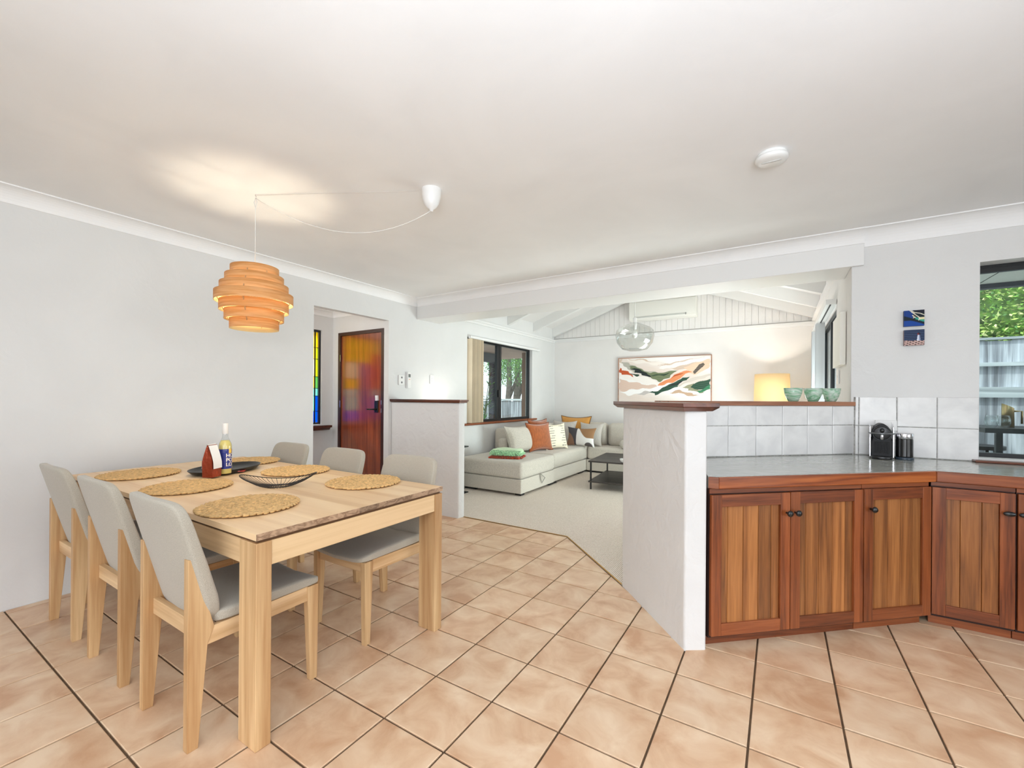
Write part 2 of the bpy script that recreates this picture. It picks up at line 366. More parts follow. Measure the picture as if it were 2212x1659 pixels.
# --- carpet in the living room
m, nt, N, L, B = nodes('carpet_loop'); B.inputs['Roughness'].default_value = .95; B.inputs['Specular IOR Level'].default_value = .1
tc = N.new('ShaderNodeTexCoord'); mp = N.new('ShaderNodeMapping'); mp.inputs['Rotation'].default_value = (0, 0, 0); L.new(tc.outputs['Object'], mp.inputs['Vector'])
wv = N.new('ShaderNodeTexWave'); wv.inputs['Scale'].default_value = 26; wv.inputs['Distortion'].default_value = 1.2; wv.inputs['Detail'].default_value = 2; wv.inputs['Detail Scale'].default_value = 6; L.new(mp.outputs[0], wv.inputs['Vector'])
n = N.new('ShaderNodeTexNoise'); n.inputs['Scale'].default_value = 130; L.new(tc.outputs['Object'], n.inputs['Vector'])
mx = N.new('ShaderNodeMix'); mx.inputs[0].default_value = .5; L.new(wv.outputs['Fac'], mx.inputs[2]); L.new(n.outputs['Fac'], mx.inputs[3])
r = N.new('ShaderNodeValToRGB'); r.color_ramp.elements[0].position = .2; r.color_ramp.elements[1].position = .75; r.color_ramp.elements[0].color = (*s2l((176,162,144)), 1); r.color_ramp.elements[1].color = (*s2l((243,233,223)), 1)
L.new(mx.outputs[0], r.inputs['Fac']); L.new(r.outputs['Color'], B.inputs['Base Color'])
bp = N.new('ShaderNodeBump'); bp.inputs['Strength'].default_value = .7; bp.inputs['Distance'].default_value = .004; L.new(mx.outputs[0], bp.inputs['Height']); L.new(bp.outputs['Normal'], B.inputs['Normal'])
CARPET = m
cp = [(-3.92, 3.735), (-1.666, 3.735), (-.70, 2.80), (.44, 3.85), (.44, 8.10), (-3.92, 8.10)]
cp = [(-3.92, 3.735), (-1.666, 3.735), (-.918, 2.988), (-.80, 3.09), (.44, 4.25), (.44, 8.10), (-3.92, 8.10)]
car = MB().prism(cp, -.10, .004).obj('carpet', CARPET); tag(car, kind='structure')
MB().tube([(-2.88, 3.737, .003), (-1.667, 3.737, .003), (-.922, 2.992, .003)], .005, 6).obj('trim_strip', mat('brass_strip', (190,150,90), .4, .6), car)

# --- walls
wl = MB(); wall_x(wl, -4.0, -3.92, -2.5, 4.1, -.12, 2.62, [(2.632, 3.612, -.12, 2.20)])
wall_x(wl, -4.06, -3.92, 4.1, 8.24, -.12, 2.78, [(5.14, 7.14, .905, 2.195)])
struct('wall_left', wl, WALL, bevel=0)
# softly rounded plaster at the opening edges
wb = MB(); wall_y(wb, 8.10, 8.24, -4.06, .60, -.12, 2.72, []); wb.prism([(-4.06, 2.72), (.60, 2.72), (.60, 2.78), (-1.74, 3.64), (-4.06, 2.78)], 8.10, 8.24, axis='y')
wback = struct('wall_back', wb, LIVW)
wr = MB(); wall_x(wr, .45, .56, 4.12, 8.10, -.12, 2.74, [(5.10, 7.0, -.0, 2.20)])
struct('wall_right_living', wr, LIVW).name = 'wall_right'
wk = MB(); wall_y(wk, 4.104, 4.22, .452, 3.72, -.12, 2.62, [(1.120, 2.62, .917, 2.215)])
struct('wall_kitchen', wk, WALLR)
wsl = MB(); wall_x(wsl, 3.6, 3.72, -2.5, 4.1, -.12, 2.62, [(-1.3, 2.5, -.02, 2.25)])
struct('wall_side', wsl, WALL)
wrr = MB(); wall_y(wrr, -2.5, -2.38, -3.92, 3.6, -.12, 2.62, [(-3.0, 1.8, -.02, 2.35)])
struct('wall_rear', wrr, WALL)
# foyer shell
wf = MB(); wall_x(wf, -5.2, -5.08, 1.6, 3.82, -.12, 2.6, [(2.78, 3.53, .925, 2.16)])
wf.box(-5.08, -4.0, 1.6, 1.7, -.12, 2.6)
wall_y(wf, 3.70, 3.82, -5.08, -4.0, -.12, 2.6, [(-4.935, -4.07, -.12, 2.13)])
struct('wall_foyer', wf, WALL)
struct('ceiling_foyer', MB().box(-5.2, -4.0, 1.6, 3.82, 2.42, 2.5), CEIL)
def cornice_prof(n=6, r=.09):      # (out from wall, down from ceiling)
    return [(0, 0), (r, 0), (r, .008)]+[(r-(r-.006)*math.sin(PI/2*k/n), .008+(r-.006)*(1-math.cos(PI/2*k/n))) for k in range(1, n+1)]+[(0, r+.004)]
def cornice(name, p, q, nrm, z, r=.09, m=CEIL):
    p, q, nn = Vector((*p, 0)), Vector((*q, 0)), Vector((*nrm, 0)); pr = cornice_prof(8, r); b = MB(); k = len(pr)
    vs = [tuple(p+nn*a+Vector((0, 0, z-d))) for a, d in pr]+[tuple(q+nn*a+Vector((0, 0, z-d))) for a, d in pr]
    fs = [(i, (i+1) % k, k+(i+1) % k, k+i) for i in range(k)]+[tuple(range(k-1, -1, -1)), tuple(range(k, 2*k))]
    b.add(vs, fs); o = b.obj(name, m); o['kind'] = 'structure'; return o
cornice('trim_foyer', (-5.08, 1.7), (-5.08, 3.70), (1, 0), 2.42, .07); cornice('trim_foyer_back', (-5.08, 3.70), (-4.0, 3.70), (0, -1), 2.42, .07)
struct('ceiling', MB().box(-4.0, 3.72, -2.5, 4.09, CZ, CZ+.1), CEIL)
cornice('trim_left', (-3.92, -2.38), (-3.92, 4.076), (1, 0), CZ)
cornice('trim_beam', (-3.90, 4.076), (.52, 4.076), (0, -1), CZ)
cornice('trim_kitchen', (.52, 4.104), (3.6, 4.104), (0, -1), CZ, .112)
# beam between kitchen and living room
struct('trim_beam_body', MB().box(-3.918, .52, 4.076, 4.10, 2.284, CZ).box(-3.918, .45, 4.10, 4.50, 2.288, 2.74), TRIM, bevel=.004, seg=2).name = 'beam'
struct('wall_over_beam', MB().prism([(-3.92, 2.70), (.45, 2.70), (.45, 2.74), (-1.74, 3.60), (-3.92, 2.74)], 4.30, 4.498, axis='y'), LIVW)
# vaulted living ceiling
RX, RZ, SL = -1.735, 3.50, .368
def roof(x0, x1, n):
    za, zb = RZ-SL*abs(x0-RX), RZ-SL*abs(x1-RX)
    b = MB(); b.hexa([(x0, 4.3, za), (x1, 4.3, zb), (x1, 8.2, zb), (x0, 8.2, za), (x0, 4.3, za+.1), (x1, 4.3, zb+.1), (x1, 8.2, zb+.1), (x0, 8.2, za+.1)])
    return struct(n, b, LIVW)
roof(-4.06, RX, 'ceiling_vault_left'); roof(RX, .58, 'ceiling_vault_right')
for y in (5.36, 6.26, 7.16, 7.98):
    t = empty('rafter', (RX, y, RZ)); tag(t, kind='structure')
    for sx in (-1, 1):
        x1 = 2.183*sx; b = MB()
        P = [(0, 0, -.17), (x1, 0, -.17-SL*2.183), (x1, .065, -.17-SL*2.183), (0, .065, -.17), (0, 0, 0), (x1, 0, -SL*2.183), (x1, .065, -SL*2.183), (0, .065, 0)]
        if sx < 0: P = [P[1], P[0], P[3], P[2], P[5], P[4], P[7], P[6]]
        b.hexa(P).obj('timber', TRIM, t)
# gable lining boards and rails on the back wall
gb = MB(); x = -3.9; k = 0
while x < .44:
    x2 = min(x+.095, .445); zt = RZ-SL*abs((x+x2)/2-RX)-.03; gb.box(x, x2-.003, 8.085, 8.10, 2.50, zt); x += .095
tag(gb.obj('lining_board', LIVW, wback), kind='stuff')
struct('trim_back', MB().box(-3.92, .45, 8.06, 8.10, 2.455, 2.485).box(-3.92, .45, 8.075, 8.10, 2.42, 2.455), TRIM)
struct('trim_left_living', MB().box(-3.92, -3.88, 4.50, 8.06, 2.445, 2.475).box(-3.92, -3.90, 4.50, 8.07, 2.41, 2.445), TRIM)
struct('trim_right_living', MB().box(.41, .45, 4.50, 8.06, 2.49, 2.52), TRIM)

# partition with ledge on the left, carrying a real thickness of render
struct('wall_partition', MB().prism([(-3.92, 3.655), (-2.905, 3.655), (-2.895, 3.665), (-2.885, 3.752), (-3.92, 3.752)], -.12, 1.234), WALLR, bevel=.012, seg=3)
lg = MB().box(-3.918, -2.86, 3.628, 3.785, 1.25, 1.268).prism([(3.628, 1.25), (3.640, 1.234), (3.773, 1.234), (3.785, 1.25)], -3.918, -2.872, axis='x')
tag(lg.obj('ledge', LEDGE, bevel=.003, seg=2), 'dark wooden capping ledge on the low wall left of the carpet', 'ledge')

# peninsula walls
N1 = Vector((-.408, 2.389)); N2 = Vector((-.311, 2.456)); F1 = Vector((-.918, 2.984)); ee = (F1-N1).normalized(); nn2 = Vector((ee.y, -ee.x))
SA = Vector((-.411, 3.29)); SB = Vector((.473, 4.12)); sd = (SB-SA).normalized(); sn = Vector((-sd.y, sd.x))
F2 = N2+ee*.80
b = MB().prism([tuple(N1), tuple(N2), tuple(N2+ee*.83), tuple(F1)], -.12, 1.238)
wp = struct('wall_peninsula', b, WALLR, bevel=.014, seg=3)
S0 = SA-sd*.42
struct('wall_backsplash', MB().prism([tuple(S0+sn*.004), tuple(SB+sn*.004+sd*-.02), tuple(SB+sn*.13-sd*.02), tuple(S0+sn*.13)], -.12, 1.248), WALL)
def offs(a, b, c): return a+ee*b+nn2*c
wN = (N2-N1).dot(nn2)
q = [offs(N1, -.045, -.04), offs(N1, -.045, wN+.045), offs(N1, .86, wN+.045), offs(N1, .86, -.04)]
q2 = [offs(N1, -.02, -.02), offs(N1, -.02, wN+.02), offs(N1, .83, wN+.02), offs(N1, .83, -.02)]
led = empty('capping', tuple(N1)+(1.234,)); tag(led, 'wooden capping with curved underside on top of the short white end wall', 'ledge')
L0 = lambda P: [tuple(p-N1) for p in P]
LEDR = empty  # noqa
ang = math.atan2(ee.y, ee.x)
def rot(P, a, o): return [((p-o).x*math.cos(a)+(p-o).y*math.sin(a), -(p-o).x*math.sin(a)+(p-o).y*math.cos(a)) for p in P]
led.rotation_euler = (0, 0, ang)
MB().prism(rot(q, ang, N1), .020, .042).obj('board', LEDGE, led, bevel=.003)
b = MB(); a0 = rot(q2, ang, N1); a1 = rot(q, ang, N1)
b.hexa([(x, y, 0) for x, y in a0]+[(x, y, .0198) for x, y in a1]); b.obj('moulding', LEDGE, led)
sang = math.atan2(sd.y, sd.x)
sl = empty('bench_ledge', tuple(S0)+(1.252,), sang); tag(sl, 'long brown timber ledge running above the white splashback tiles', 'ledge')
Ls = (SB-S0).length
MB().box(.10, Ls-.012, -.022, .16, 0, .030).obj('board', wood('ledge_red', (112,66,44), (168,116,88), 0, 8, .06, .4, rnd=.02), sl, bevel=.003)

# splashback tiles on the peninsula wall (local x along wall, y out to kitchen = -)
spl = empty('splashback', tuple(SA)+(0,), sang); tag(spl, 'two rows of white glazed tiles below the bench ledge', 'splashback')
def wt(parent, x0, x1, z0, z1, th=.008, y=0):
    g = .0019; b = MB(); j = lambda: random.uniform(-.0012, .0012)
    P = [(x0+g+j(), 0, z0+g+j()), (x1-g+j(), 0, z0+g+j()), (x1-g+j(), 0, z1-g+j()), (x0+g+j(), 0, z1-g+j())]
    cx, cz = (x0+x1)/2, (z0+z1)/2; d = .005
    vs = [(p[0]-cx, 0, p[2]-cz) for p in P]+[(p[0]-cx, -th*.7, p[2]-cz) for p in P]+[((p[0]-cx)*(1-2*d/(x1-x0)), -th, (p[2]-cz)*(1-2*d/(z1-z0))) for p in P]
    fs = [(8, 9, 10, 11)]+[(k*4+i, k*4+(i+1) % 4, (k+1)*4+(i+1) % 4, (k+1)*4+i) for k in (0, 1) for i in range(4)]
    b.add(vs, fs); o = b.obj('tile', WTILE, parent, loc=(cx, y, cz)); o.rotation_euler = (random.uniform(-.004, .004), 0, random.uniform(-.004, .004)); return o
gx = [-.13, .144, .366, .583, .794, 1.010, 1.205]
gx = [(Vector((a, b_))-SA).dot(sd) for a, b_ in ((-.306,3.389),(-.144,3.541),(.014,3.689),(.168,3.834),(.326,3.982),(.466,4.113))]
gx = [gx[0]-.217]+gx
MB().box(gx[0]-.05, gx[-1], -.003, 0.004, .893, 1.252).obj('grout', WGROUT, spl)
for k in range(len(gx)-1):
    wt(spl, gx[k], gx[k+1], .896, 1.110, y=-.003); wt(spl, gx[k], gx[k+1], 1.110, 1.252, y=-.003)
kwt = empty('kitchen_wall_tiles', (.497, 4.104, 0)); tag(kwt, 'two rows of pale grey glazed tiles on the wall behind the coffee machine', 'splashback')
MB().box(-.03, .621, -.003, 0.002, .893, 1.318).obj('grout', WGROUT, kwt)
for z0, z1 in ((.896, 1.108), (1.108, 1.320)):
    for a, b_ in ((-.022, .0), (.0, .211), (.211, .420), (.420, .622)):
        wt(kwt, a, b_, z0, z1, y=-.003)

# ------------------------------------------------------------------ dining table
TZ = .795
tb = empty('dining_table', (-2.675, 1.365, 0)); tag(tb, 'large pale oak dining table with square legs and plank top', 'table')
HX, HY = 1.075, .515
npl = 9; pw = 2*HY/npl
for k in range(npl):
    y0 = -HY+k*pw; b = MB(); b.box(-HX, HX, y0+.0001, y0+pw-.0001, TZ-.024, TZ)
    b.m = [1 if i in (3, 5) else 0 for i in range(6)]
    b.m[3] = 1; b.m[5] = 1
    b.obj('plank', [OAKT, OAKEND], tb, loc=(0, 0, 0))
MB().box(-HX+.012, HX-.012, -HY+.012, HY-.012, TZ-.036, TZ-.0245).obj('spacer', mat('shadow_gap_wood', (96,66,40), .7), tb)
for sx in (-1, 1):
    for sy in (-1, 1):
        MB().box(-.06, .06, -.029, .029, 0, TZ-.036).obj('leg', OAKZ, tb, bevel=.003, loc=(sx*(HX-.062), sy*(HY-.031), 0))
for sx in (-1, 1): MB().box(-.011, .011, -HY+.061, HY-.061, TZ-.128, TZ-.037).obj('apron', OAKCRK_Y if 'OAKCRK_Y' in globals() else OAKCRK, tb, loc=(sx*(HX-.018), 0, 0))
for sy in (-1, 1): MB().box(-HX+.123, HX-.123, -.011, .011, TZ-.128, TZ-.037).obj('apron', OAKX, tb, loc=(0, sy*(HY-.02), 0))

# ------------------------------------------------------------------ dining chairs
def make_chair():
    root = empty('dining_chair')
    # rear legs / uprights
    prof = [(0, 0), (.036, 0), (.066, .37), (.088, .43), (.016, .70), (0, .70)]
    for s in (-1, 1):
        MB().prism(prof, -.0165, .0165, axis='x').obj('leg', OAKZ, root, bevel=.002, loc=(s*.2005, 0, 0))
        b = MB(); xo, xi = s*.2175, s*.183
        b.hexa([(min(s*.2175, s*.190), .488, 0), (max(s*.2175, s*.190), .488, 0), (max(s*.2175, s*.190), .522, 0), (min(s*.2175, s*.190), .522, 0),
                (min(xo, xi), .470, .432), (max(xo, xi), .470, .432), (max(xo, xi), .526, .432), (min(xo, xi), .526, .432)])
        b.obj('leg', OAKZ, root, bevel=.002)
        MB().prism([(.06, .365), (.475, .368), (.475, .434), (.06, .428)], -.010, .010, axis='x').obj('side_rail', OAKY, root, loc=(s*.203, 0, 0), bevel=.0015)
    n = 14; b = MB(); vs = []; fs = []
    for i in range(n+1):
        x = -.184+.368*i/n; d = .018*(1-(x/.184)**2)
        for y in (.484, .508):
            vs += [(x, y, .370), (x, y, .436-d)]
    for i in range(n):
        a = i*4; c = a+4
        fs += [(a, c, c+1, a+1), (c+2, a+2, a+3, c+3), (a+1, c+1, c+3, a+3), (a+2, c+2, c, a)]
    fs += [(1, 3, 2, 0), (n*4, n*4+2, n*4+3, n*4+1)]
    b.add(vs, fs); b.obj('front_rail', OAKX, root)
    MB().box(-.184, .184, .034, .058, .388, .452).obj('rear_rail', OAKX, root, bevel=.002)
    # seat cushion : closed rounded slab with a dished underside at the front
    def seat(u, v):
        a = u*2*PI; c, s_ = math.cos(a), math.sin(a); e = .22
        X = math.copysign(abs(c)**e, c)*.228; Yc = math.copysign(abs(s_)**e, s_)*.229
        w = v*2-1          # -1 bottom .. 1 top
        prof = (1-abs(w)**6)**.5*.018 - .018
        k = 1+prof/.23
        X *= k; Yc *= k
        y = .315+Yc; dz = .020*(1-(X/.228)**2)
        front = max(0, (y-.40)/.144)
        z = (.436-dz*.9 if w < 0 else .484-dz*1.1-.020*front**2) if abs(w) > .999 else (.436-dz*.9)*(1-v)+(.484-dz*1.1-.020*front**2)*v
        return (X, y, z)
    b = MB(); b.grid(seat, 56, 8, 0, True, True)
    N0 = len(b.v)
    for base, vv in ((0, 0), (8*56, 1)):      # caps as concentric grids
        ring = [b.v[base+i] for i in range(56)]
        c0 = len(b.v); fr = [.8, .55, .3]
        for f in fr:
            for p in ring:
                X, y = p[0]*f, .315+(p[1]-.315)*f; dz = .020*(1-(X/.228)**2); front = max(0, (y-.40)/.144)
                z = .436-dz*.9 if vv == 0 else .487-dz*1.1-.020*front**2+.008*(1-f)
                b.v.append((X, y, z))
        b.v.append((0, .315, .418 if vv == 0 else .479))
        def F(*q):
            q = tuple(q) if vv else tuple(reversed(q)); b.f.append(q); b.m.append(0); b.sm.append(True)
        for r_ in range(3):
            o_ = base if r_ == 0 else c0+(r_-1)*56; i_ = c0+r_*56
            for i in range(56): F(o_+i, o_+(i+1) % 56, i_+(i+1) % 56, i_+i)
        for i in range(56): F(c0+112+i, c0+112+(i+1) % 56, c0+168)
    b.obj('seat', CHAIRF, root)
    # upholstered back
    def back(u, v):
        # u around the outline (x,z), v through thickness
        a = u*2*PI; c, s_ = math.cos(a), math.sin(a); e = .26
        X = math.copysign(abs(c)**e, c)*.229; Zc = math.copysign(abs(s_)**e, s_)*.242
        z = .672+Zc
        if z < .55: X *= 1-.10*((.55-z)/.12)**1.5
        w = v*2-1; k = 1-.045*(1-(1-abs(w)**4)**.5); X *= k; z = .672+(z-.672)*k
        return X, z, w
    def place(X, z, w, f=1):
        yb = .010-(z-.70)*.262-.020*(1-(X/.229)**2)
        th = .050-.012*max(0, (z-.6)/.3)
        pad = .006*(1-f) 
        return (X, yb+th*(w+1)/2+(pad if w > 0 else -pad), z)
    b = MB(); b.grid(lambda u, v: place(*back(u, v)), 60, 8, 0, True, True)
    for base, w in ((0, -1), (8*60, 1)):
        ring = [back(i/60, 0 if w < 0 else 1) for i in range(60)]; c0 = len(b.v)
        for f in (.82, .55, .28):
            for X, z, _ in ring: b.v.append(place(X*f, .672+(z-.672)*f, w, f))
        b.v.append(place(0, .672, w, 0))
        def F(*q):
            q = tuple(q) if w < 0 else tuple(reversed(q)); q = tuple(reversed(q)); b.f.append(q); b.m.append(0); b.sm.append(True)
        for r_ in range(3):
            o_ = base if r_ == 0 else c0+(r_-1)*60; i_ = c0+r_*60
            for i in range(60): F(o_+i, o_+(i+1) % 60, i_+(i+1) % 60, i_+i)
        for i in range(60): F(c0+120+i, c0+120+(i+1) % 60, c0+180)
    b.obj('backrest', CHAIRF, root)
    root['category'] = 'chair'; root['group'] = 'oak dining chairs around the table'
    return root
ch = make_chair()
ch.location = (-2.02, .717, 0); ch['label'] = 'oak chair with grey fabric back nearest the camera, beside the near table leg'
dup(ch, (-2.675, .717, 0), 0, 'middle grey upholstered chair on the camera side of the table')
dup(ch, (-3.34, .717, 0), 0, 'grey upholstered chair closest to the left wall on the camera side')
dup(ch, (-2.03, 2.043, 0), PI, 'grey upholstered chair on the far side of the table in front of the low partition')
dup(ch, (-2.70, 2.043, 0), PI, 'middle far-side chair whose back stands before the red wooden door')
dup(ch, (-3.36, 2.043, 0), PI, 'far-side chair closest to the left wall, only its back top showing')

# ------------------------------------------------------------------ braided placemats
BRAID = mat('seagrass_braid', (212,174,118), .75, bump=.6, bscale=260, var=.13, vscale=60, rnd=.06)
BRAIDB = mat('braid_gap_shade', (120,84,40), .9)  # dark disc under the stitches, puts shade into the gaps by colour
def mat_mesh(seed):
    rnd = random.Random(seed); b = MB(); R0 = .205; nr = 9; w = R0/nr
    pts = []
    def stitch(cx, cy, ang_, L, Wd, H, z):
        ca, sa = math.cos(ang_), math.sin(ang_); vs = []; fs = []
        for t, rr in ((-1, 0), (-.72, .66), (-.2, 1), (.4, .92), (.85, .55), (1, 0)):
            n = 6 if rr else 1
            for k in range(n):
                g = 2*PI*k/6; lx = t*L/2; ly = math.cos(g)*rr*Wd/2; lz = math.sin(g)*rr*H/2
                vs.append((cx+lx*ca-ly*sa, cy+lx*sa+ly*ca, z+lz+(.0012 if 0 < rr else 0)))
        def ring(i): return 0 if i == 0 else 1+6*(i-1)
        for k in range(6): fs.append((0, 1+(k+1) % 6, 1+k))
        for j in range(3):
            for k in range(6):
                a0 = 1+6*j; a1 = a0+6; fs.append((a0+k, a0+(k+1) % 6, a1+(k+1) % 6, a1+k))
        e = 1+24
        for k in range(6): fs.append((19+k, 19+(k+1) % 6, e))
        b.add(vs, fs, 0, True)
    for i in range(nr):
        rm = (i+.5)*w; n = max(5, int(2*PI*rm/.0245))
        for k in range(n):
            th = 2*PI*(k+.5*(i % 2))/n+rnd.uniform(-.1, .1)/max(1, i)
            for side in (-1, 1):
                r_ = rm+side*w*.24; t2 = th+(PI/n if side > 0 else 0)
                stitch(r_*math.cos(t2)*rnd.uniform(.99, 1.01), r_*math.sin(t2), t2+PI/2+side*.55, .033, .0150, .0120, .0068+rnd.uniform(-.001, .0015))
    b.lathe([(.0, .0012), (R0-.008, .0012), (R0-.008, .005), (0, .005)], 32, mi=1, sm=False)
    return b.mesh('placemat', [BRAID, BRAIDB])
mm = [mat_mesh(1), mat_mesh(2)]
for k, (x, y, r_, lb) in enumerate([(-2.035,1.05,.3,'round woven placemat before the chair nearest the camera'),
    (-2.72,1.08,1.4,'round woven placemat between the middle near chair and the black wire bowl'),
    (-3.40,1.085,2.2,'darker round woven placemat at the wall end, left of the black platter'),
    (-2.045,1.70,3.1,'round woven placemat by the far edge in front of the chair before the low partition'),
    (-2.72,1.705,4.4,'round woven placemat partly hidden behind the black wire bowl'),
    (-3.40,1.752,5.2,'round woven placemat partly hidden behind the black platter')]):
    o = bpy.data.objects.new('placemat', mm[k % 2]); COL.objects.link(o); o.location = (x, y, TZ+.0005); o.rotation_euler = (0, 0, r_); tag(o, lb, 'placemat', 'woven seagrass placemats on the dining table')

CAA = math.atan2(-1.395, 2.965)
# ------------------------------------------------------------------ black oval platter, bag, bottle, booklet
b = MB(); PR = [(0, .004), (.8, .004), (.90, .010), (1.0, .024), (1.012, .026), (1.0, .021), (.9, .002), (.82, -.004), (0, -.004)]
b.lathe([(r_*.236, z) for r_, z in PR], 56, sx=1, sy=.66)
pl = b.obj('platter', mat('black_platter', (22,24,24), .38, var=.1), loc=(-3.105, 1.450, TZ+.006), rz=PI/2+.32); tag(pl, 'black oval platter holding a bottle and a coffee bag', 'platter')
bt = empty('bottle', (-2.950, 1.372, TZ+.0105)); tag(bt, 'clear bottle of pale yellow liquid with white cap and blue label', 'bottle')
BX = 1.0
MB().lathe([(0, .002), (.033, .002), (.036, .006), (.036, .175), (.034, .190), (.024, .212), (.0165, .232), (.0150, .262), (.0150, .30)], 32).obj('glass', CLEAR, bt)
m_liq = mat('pale_liquid', (226,206,120), .15, spec=.6); MB().lathe([(0, .004), (.0335, .004), (.0345, .010), (.0345, .174), (.0325, .188), (.0225, .211), (0, .211)], 32).obj('liquid', m_liq, bt)
MB().lathe([(.0158, .252), (.0165, .254), (.0165, .315), (.0155, .317), (0, .317)], 28).obj('cap', mat('bottle_cap_white', (226,222,216), .4), bt)
LB = mat('label_blue', (34,46,128), .5); LW_ = mat('label_cream', (236,228,214), .5); LO = mat('label_yellow', (236,190,70), .5)
ca = math.atan2(-1.395, 2.965)    # towards the camera
def cylpatch(b, r_, a0, a1, z0, z1, n=16, mi=0):
    return b.grid(lambda u, v: (r_*math.cos(a0+(a1-a0)*u), r_*math.sin(a0+(a1-a0)*u), z0+(z1-z0)*v), n, 1, mi)
lbm = MB(); cylpatch(lbm, .0366, ca-1.3, ca+1.35, .035, .158, 24, 0); cylpatch(lbm, .0367, ca+1.35, ca+1.8, .035, .158, 10, 1); cylpatch(lbm, .0369, ca+.55, ca+1.12, .132, .158, 6, 2)
lbo = lbm.obj('label', [LB, LW_, LO], bt)
def text_mesh(s, size, off=.0):
    c = bpy.data.curves.new('t', 'FONT'); c.body = s; c.size = size; c.offset = off; c.extrude = 0
    o = bpy.data.objects.new('t', c); COL.objects.link(o); dg = bpy.context.evaluated_depsgraph_get(); me = bpy.data.meshes.new_from_object(o.evaluated_get(dg)); bpy.data.objects.remove(o); return me
def wrap_text(s, size, r_, a0, z, m_, parent, off=.0012):
    me = text_mesh(s, size, off)
    for v in me.vertices:
        x, y = v.co.x, v.co.y; a = a0+x/r_; v.co = (r_*math.cos(a), r_*math.sin(a), z+y)
    me.materials.clear(); me.materials.append(m_); o = bpy.data.objects.new('lettering', me); COL.objects.link(o); o.parent = parent; return o
for t_, z in (('HO', .108), ('PO', .080), ('LO', .052)): wrap_text(t_, .031, .0372, ca+.10, z, LW_, bt, .0009)
wrap_text('~~~~', .010, .0372, ca-.35, .148, LW_, bt, 0).name = 'small_print'; wrap_text('-----', .008, .0372, ca-.35, .140, LW_, bt, 0).name = 'small_print'
# coffee bag
bg_ = empty('coffee_bag', (-2.912, 1.280, TZ+.0105), CAA+PI/2+.95); tag(bg_, 'copper coloured coffee bag with white front label standing on the black platter', 'bag')
COP = mat('copper_foil', (150,62,36), .38, .55, bump=.9, bscale=32, bdist=.006, var=.12); BAGW = mat('bag_white_paper', (234,234,232), .6, bump=.3, bscale=40, bdist=.004)
def bagsec(z):      # half width x, half depth y
    t = z/.225; hy = .034*(1-max(0, (t-.45)/.55)**1.3*.93); return .042+.003*math.sin(t*3), hy
nz = 12; b = MB(); vs = []; fs = []
for j in range(nz+1):
    z = .225*j/nz; hx, hy = bagsec(z); bow = .35 if j > 1 else 0
    vs += [(-hx, -hy, z), (0, -hy-.006*(j > 0)*(1-j/nz), z), (hx, -hy, z), (hx-.012*bow*(j/nz), 0, z), (hx, hy, z), (0, hy+.006*(j > 0)*(1-j/nz), z), (-hx, hy, z), (-hx+.012*bow*(j/nz), 0, z)]
for j in range(nz):
    for k in range(8): fs.append((j*8+k, j*8+(k+1) % 8, (j+1)*8+(k+1) % 8, (j+1)*8+k))
fs += [tuple(range(7, -1, -1)), tuple(nz*8+k for k in range(8))]
b.add(vs, fs, 0, False); b.obj('pouch', COP, bg_); bg_.scale = (.9, .9, .86)
b = MB(); w0 = .034
def strip(u, v):
    x = -w0+2*w0*v; t = u*2-1
    if t < 0: z = .06+(.231-.06)*(1+t); y = -(bagsec(min(z, .225))[1]+.0085*(1-z/.235))-.0015
    else: z = .231-(.231-.06)*t; y = (bagsec(min(z, .225))[1]+.0085*(1-z/.235))+.0015
    return (x*1.18, y, z)
b.grid(strip, 24, 4, 0, True); b.obj('paper_label', BAGW, bg_)
# booklet
bk = MB().box(-.045, .045, -.03, .03, 0, .004).obj('booklet', mat('booklet_red', (206,74,60), .5), loc=(-2.985, 1.462, TZ+.0115), rz=.9); tag(bk, 'red and white folded booklet lying on the black platter', 'booklet')
MB().box(-.045, .02, -.0301, -.002, .0041, .0052).obj('page', mat('booklet_white', (232,218,222), .6), bk)
# fruit bowl of black wire
wb_ = empty('wire_bowl', (-2.352, 1.372, TZ+.004), PI/4+.02); tag(wb_, 'black wire leaf shaped fruit bowl in the middle of the table', 'bowl')
A_, B_ = .195, .115
def rimp(t): return Vector((A_*math.cos(t), B_*math.sin(t)*(1-.18*abs(math.cos(t))), .044+.022*math.cos(2*t)))
def basep(t): return Vector((.055*math.cos(t), .040*math.sin(t), 0))
RW_ = mat('wire_black', (30,24,22), .5)
MB().tube([rimp(2*PI*k/72) for k in range(72)], .0026, 6, closed=True).obj('rim', RW_, wb_)
MB().tube([basep(2*PI*k/32) for k in range(32)], .0028, 6, closed=True).obj('base_ring', RW_, wb_)
b = MB()
for k in range(46):
    t = 2*PI*k/46; p, q_ = basep(t), rimp(t); b.tube([p+(q_-p)*s+Vector((0, 0, -.011*math.sin(PI*s))) for s in (0, .15, .35, .6, .8, 1)], .0012, 5)
b.obj('wires', RW_, wb_)
b = MB()
for k in range(9): x = -.045+.09*k/8; y = .038*math.sqrt(max(0, 1-(x/.055)**2)); b.tube([(x, -y, 0), (x, y, 0)], .0012, 5)
b.obj('base_wires', RW_, wb_)

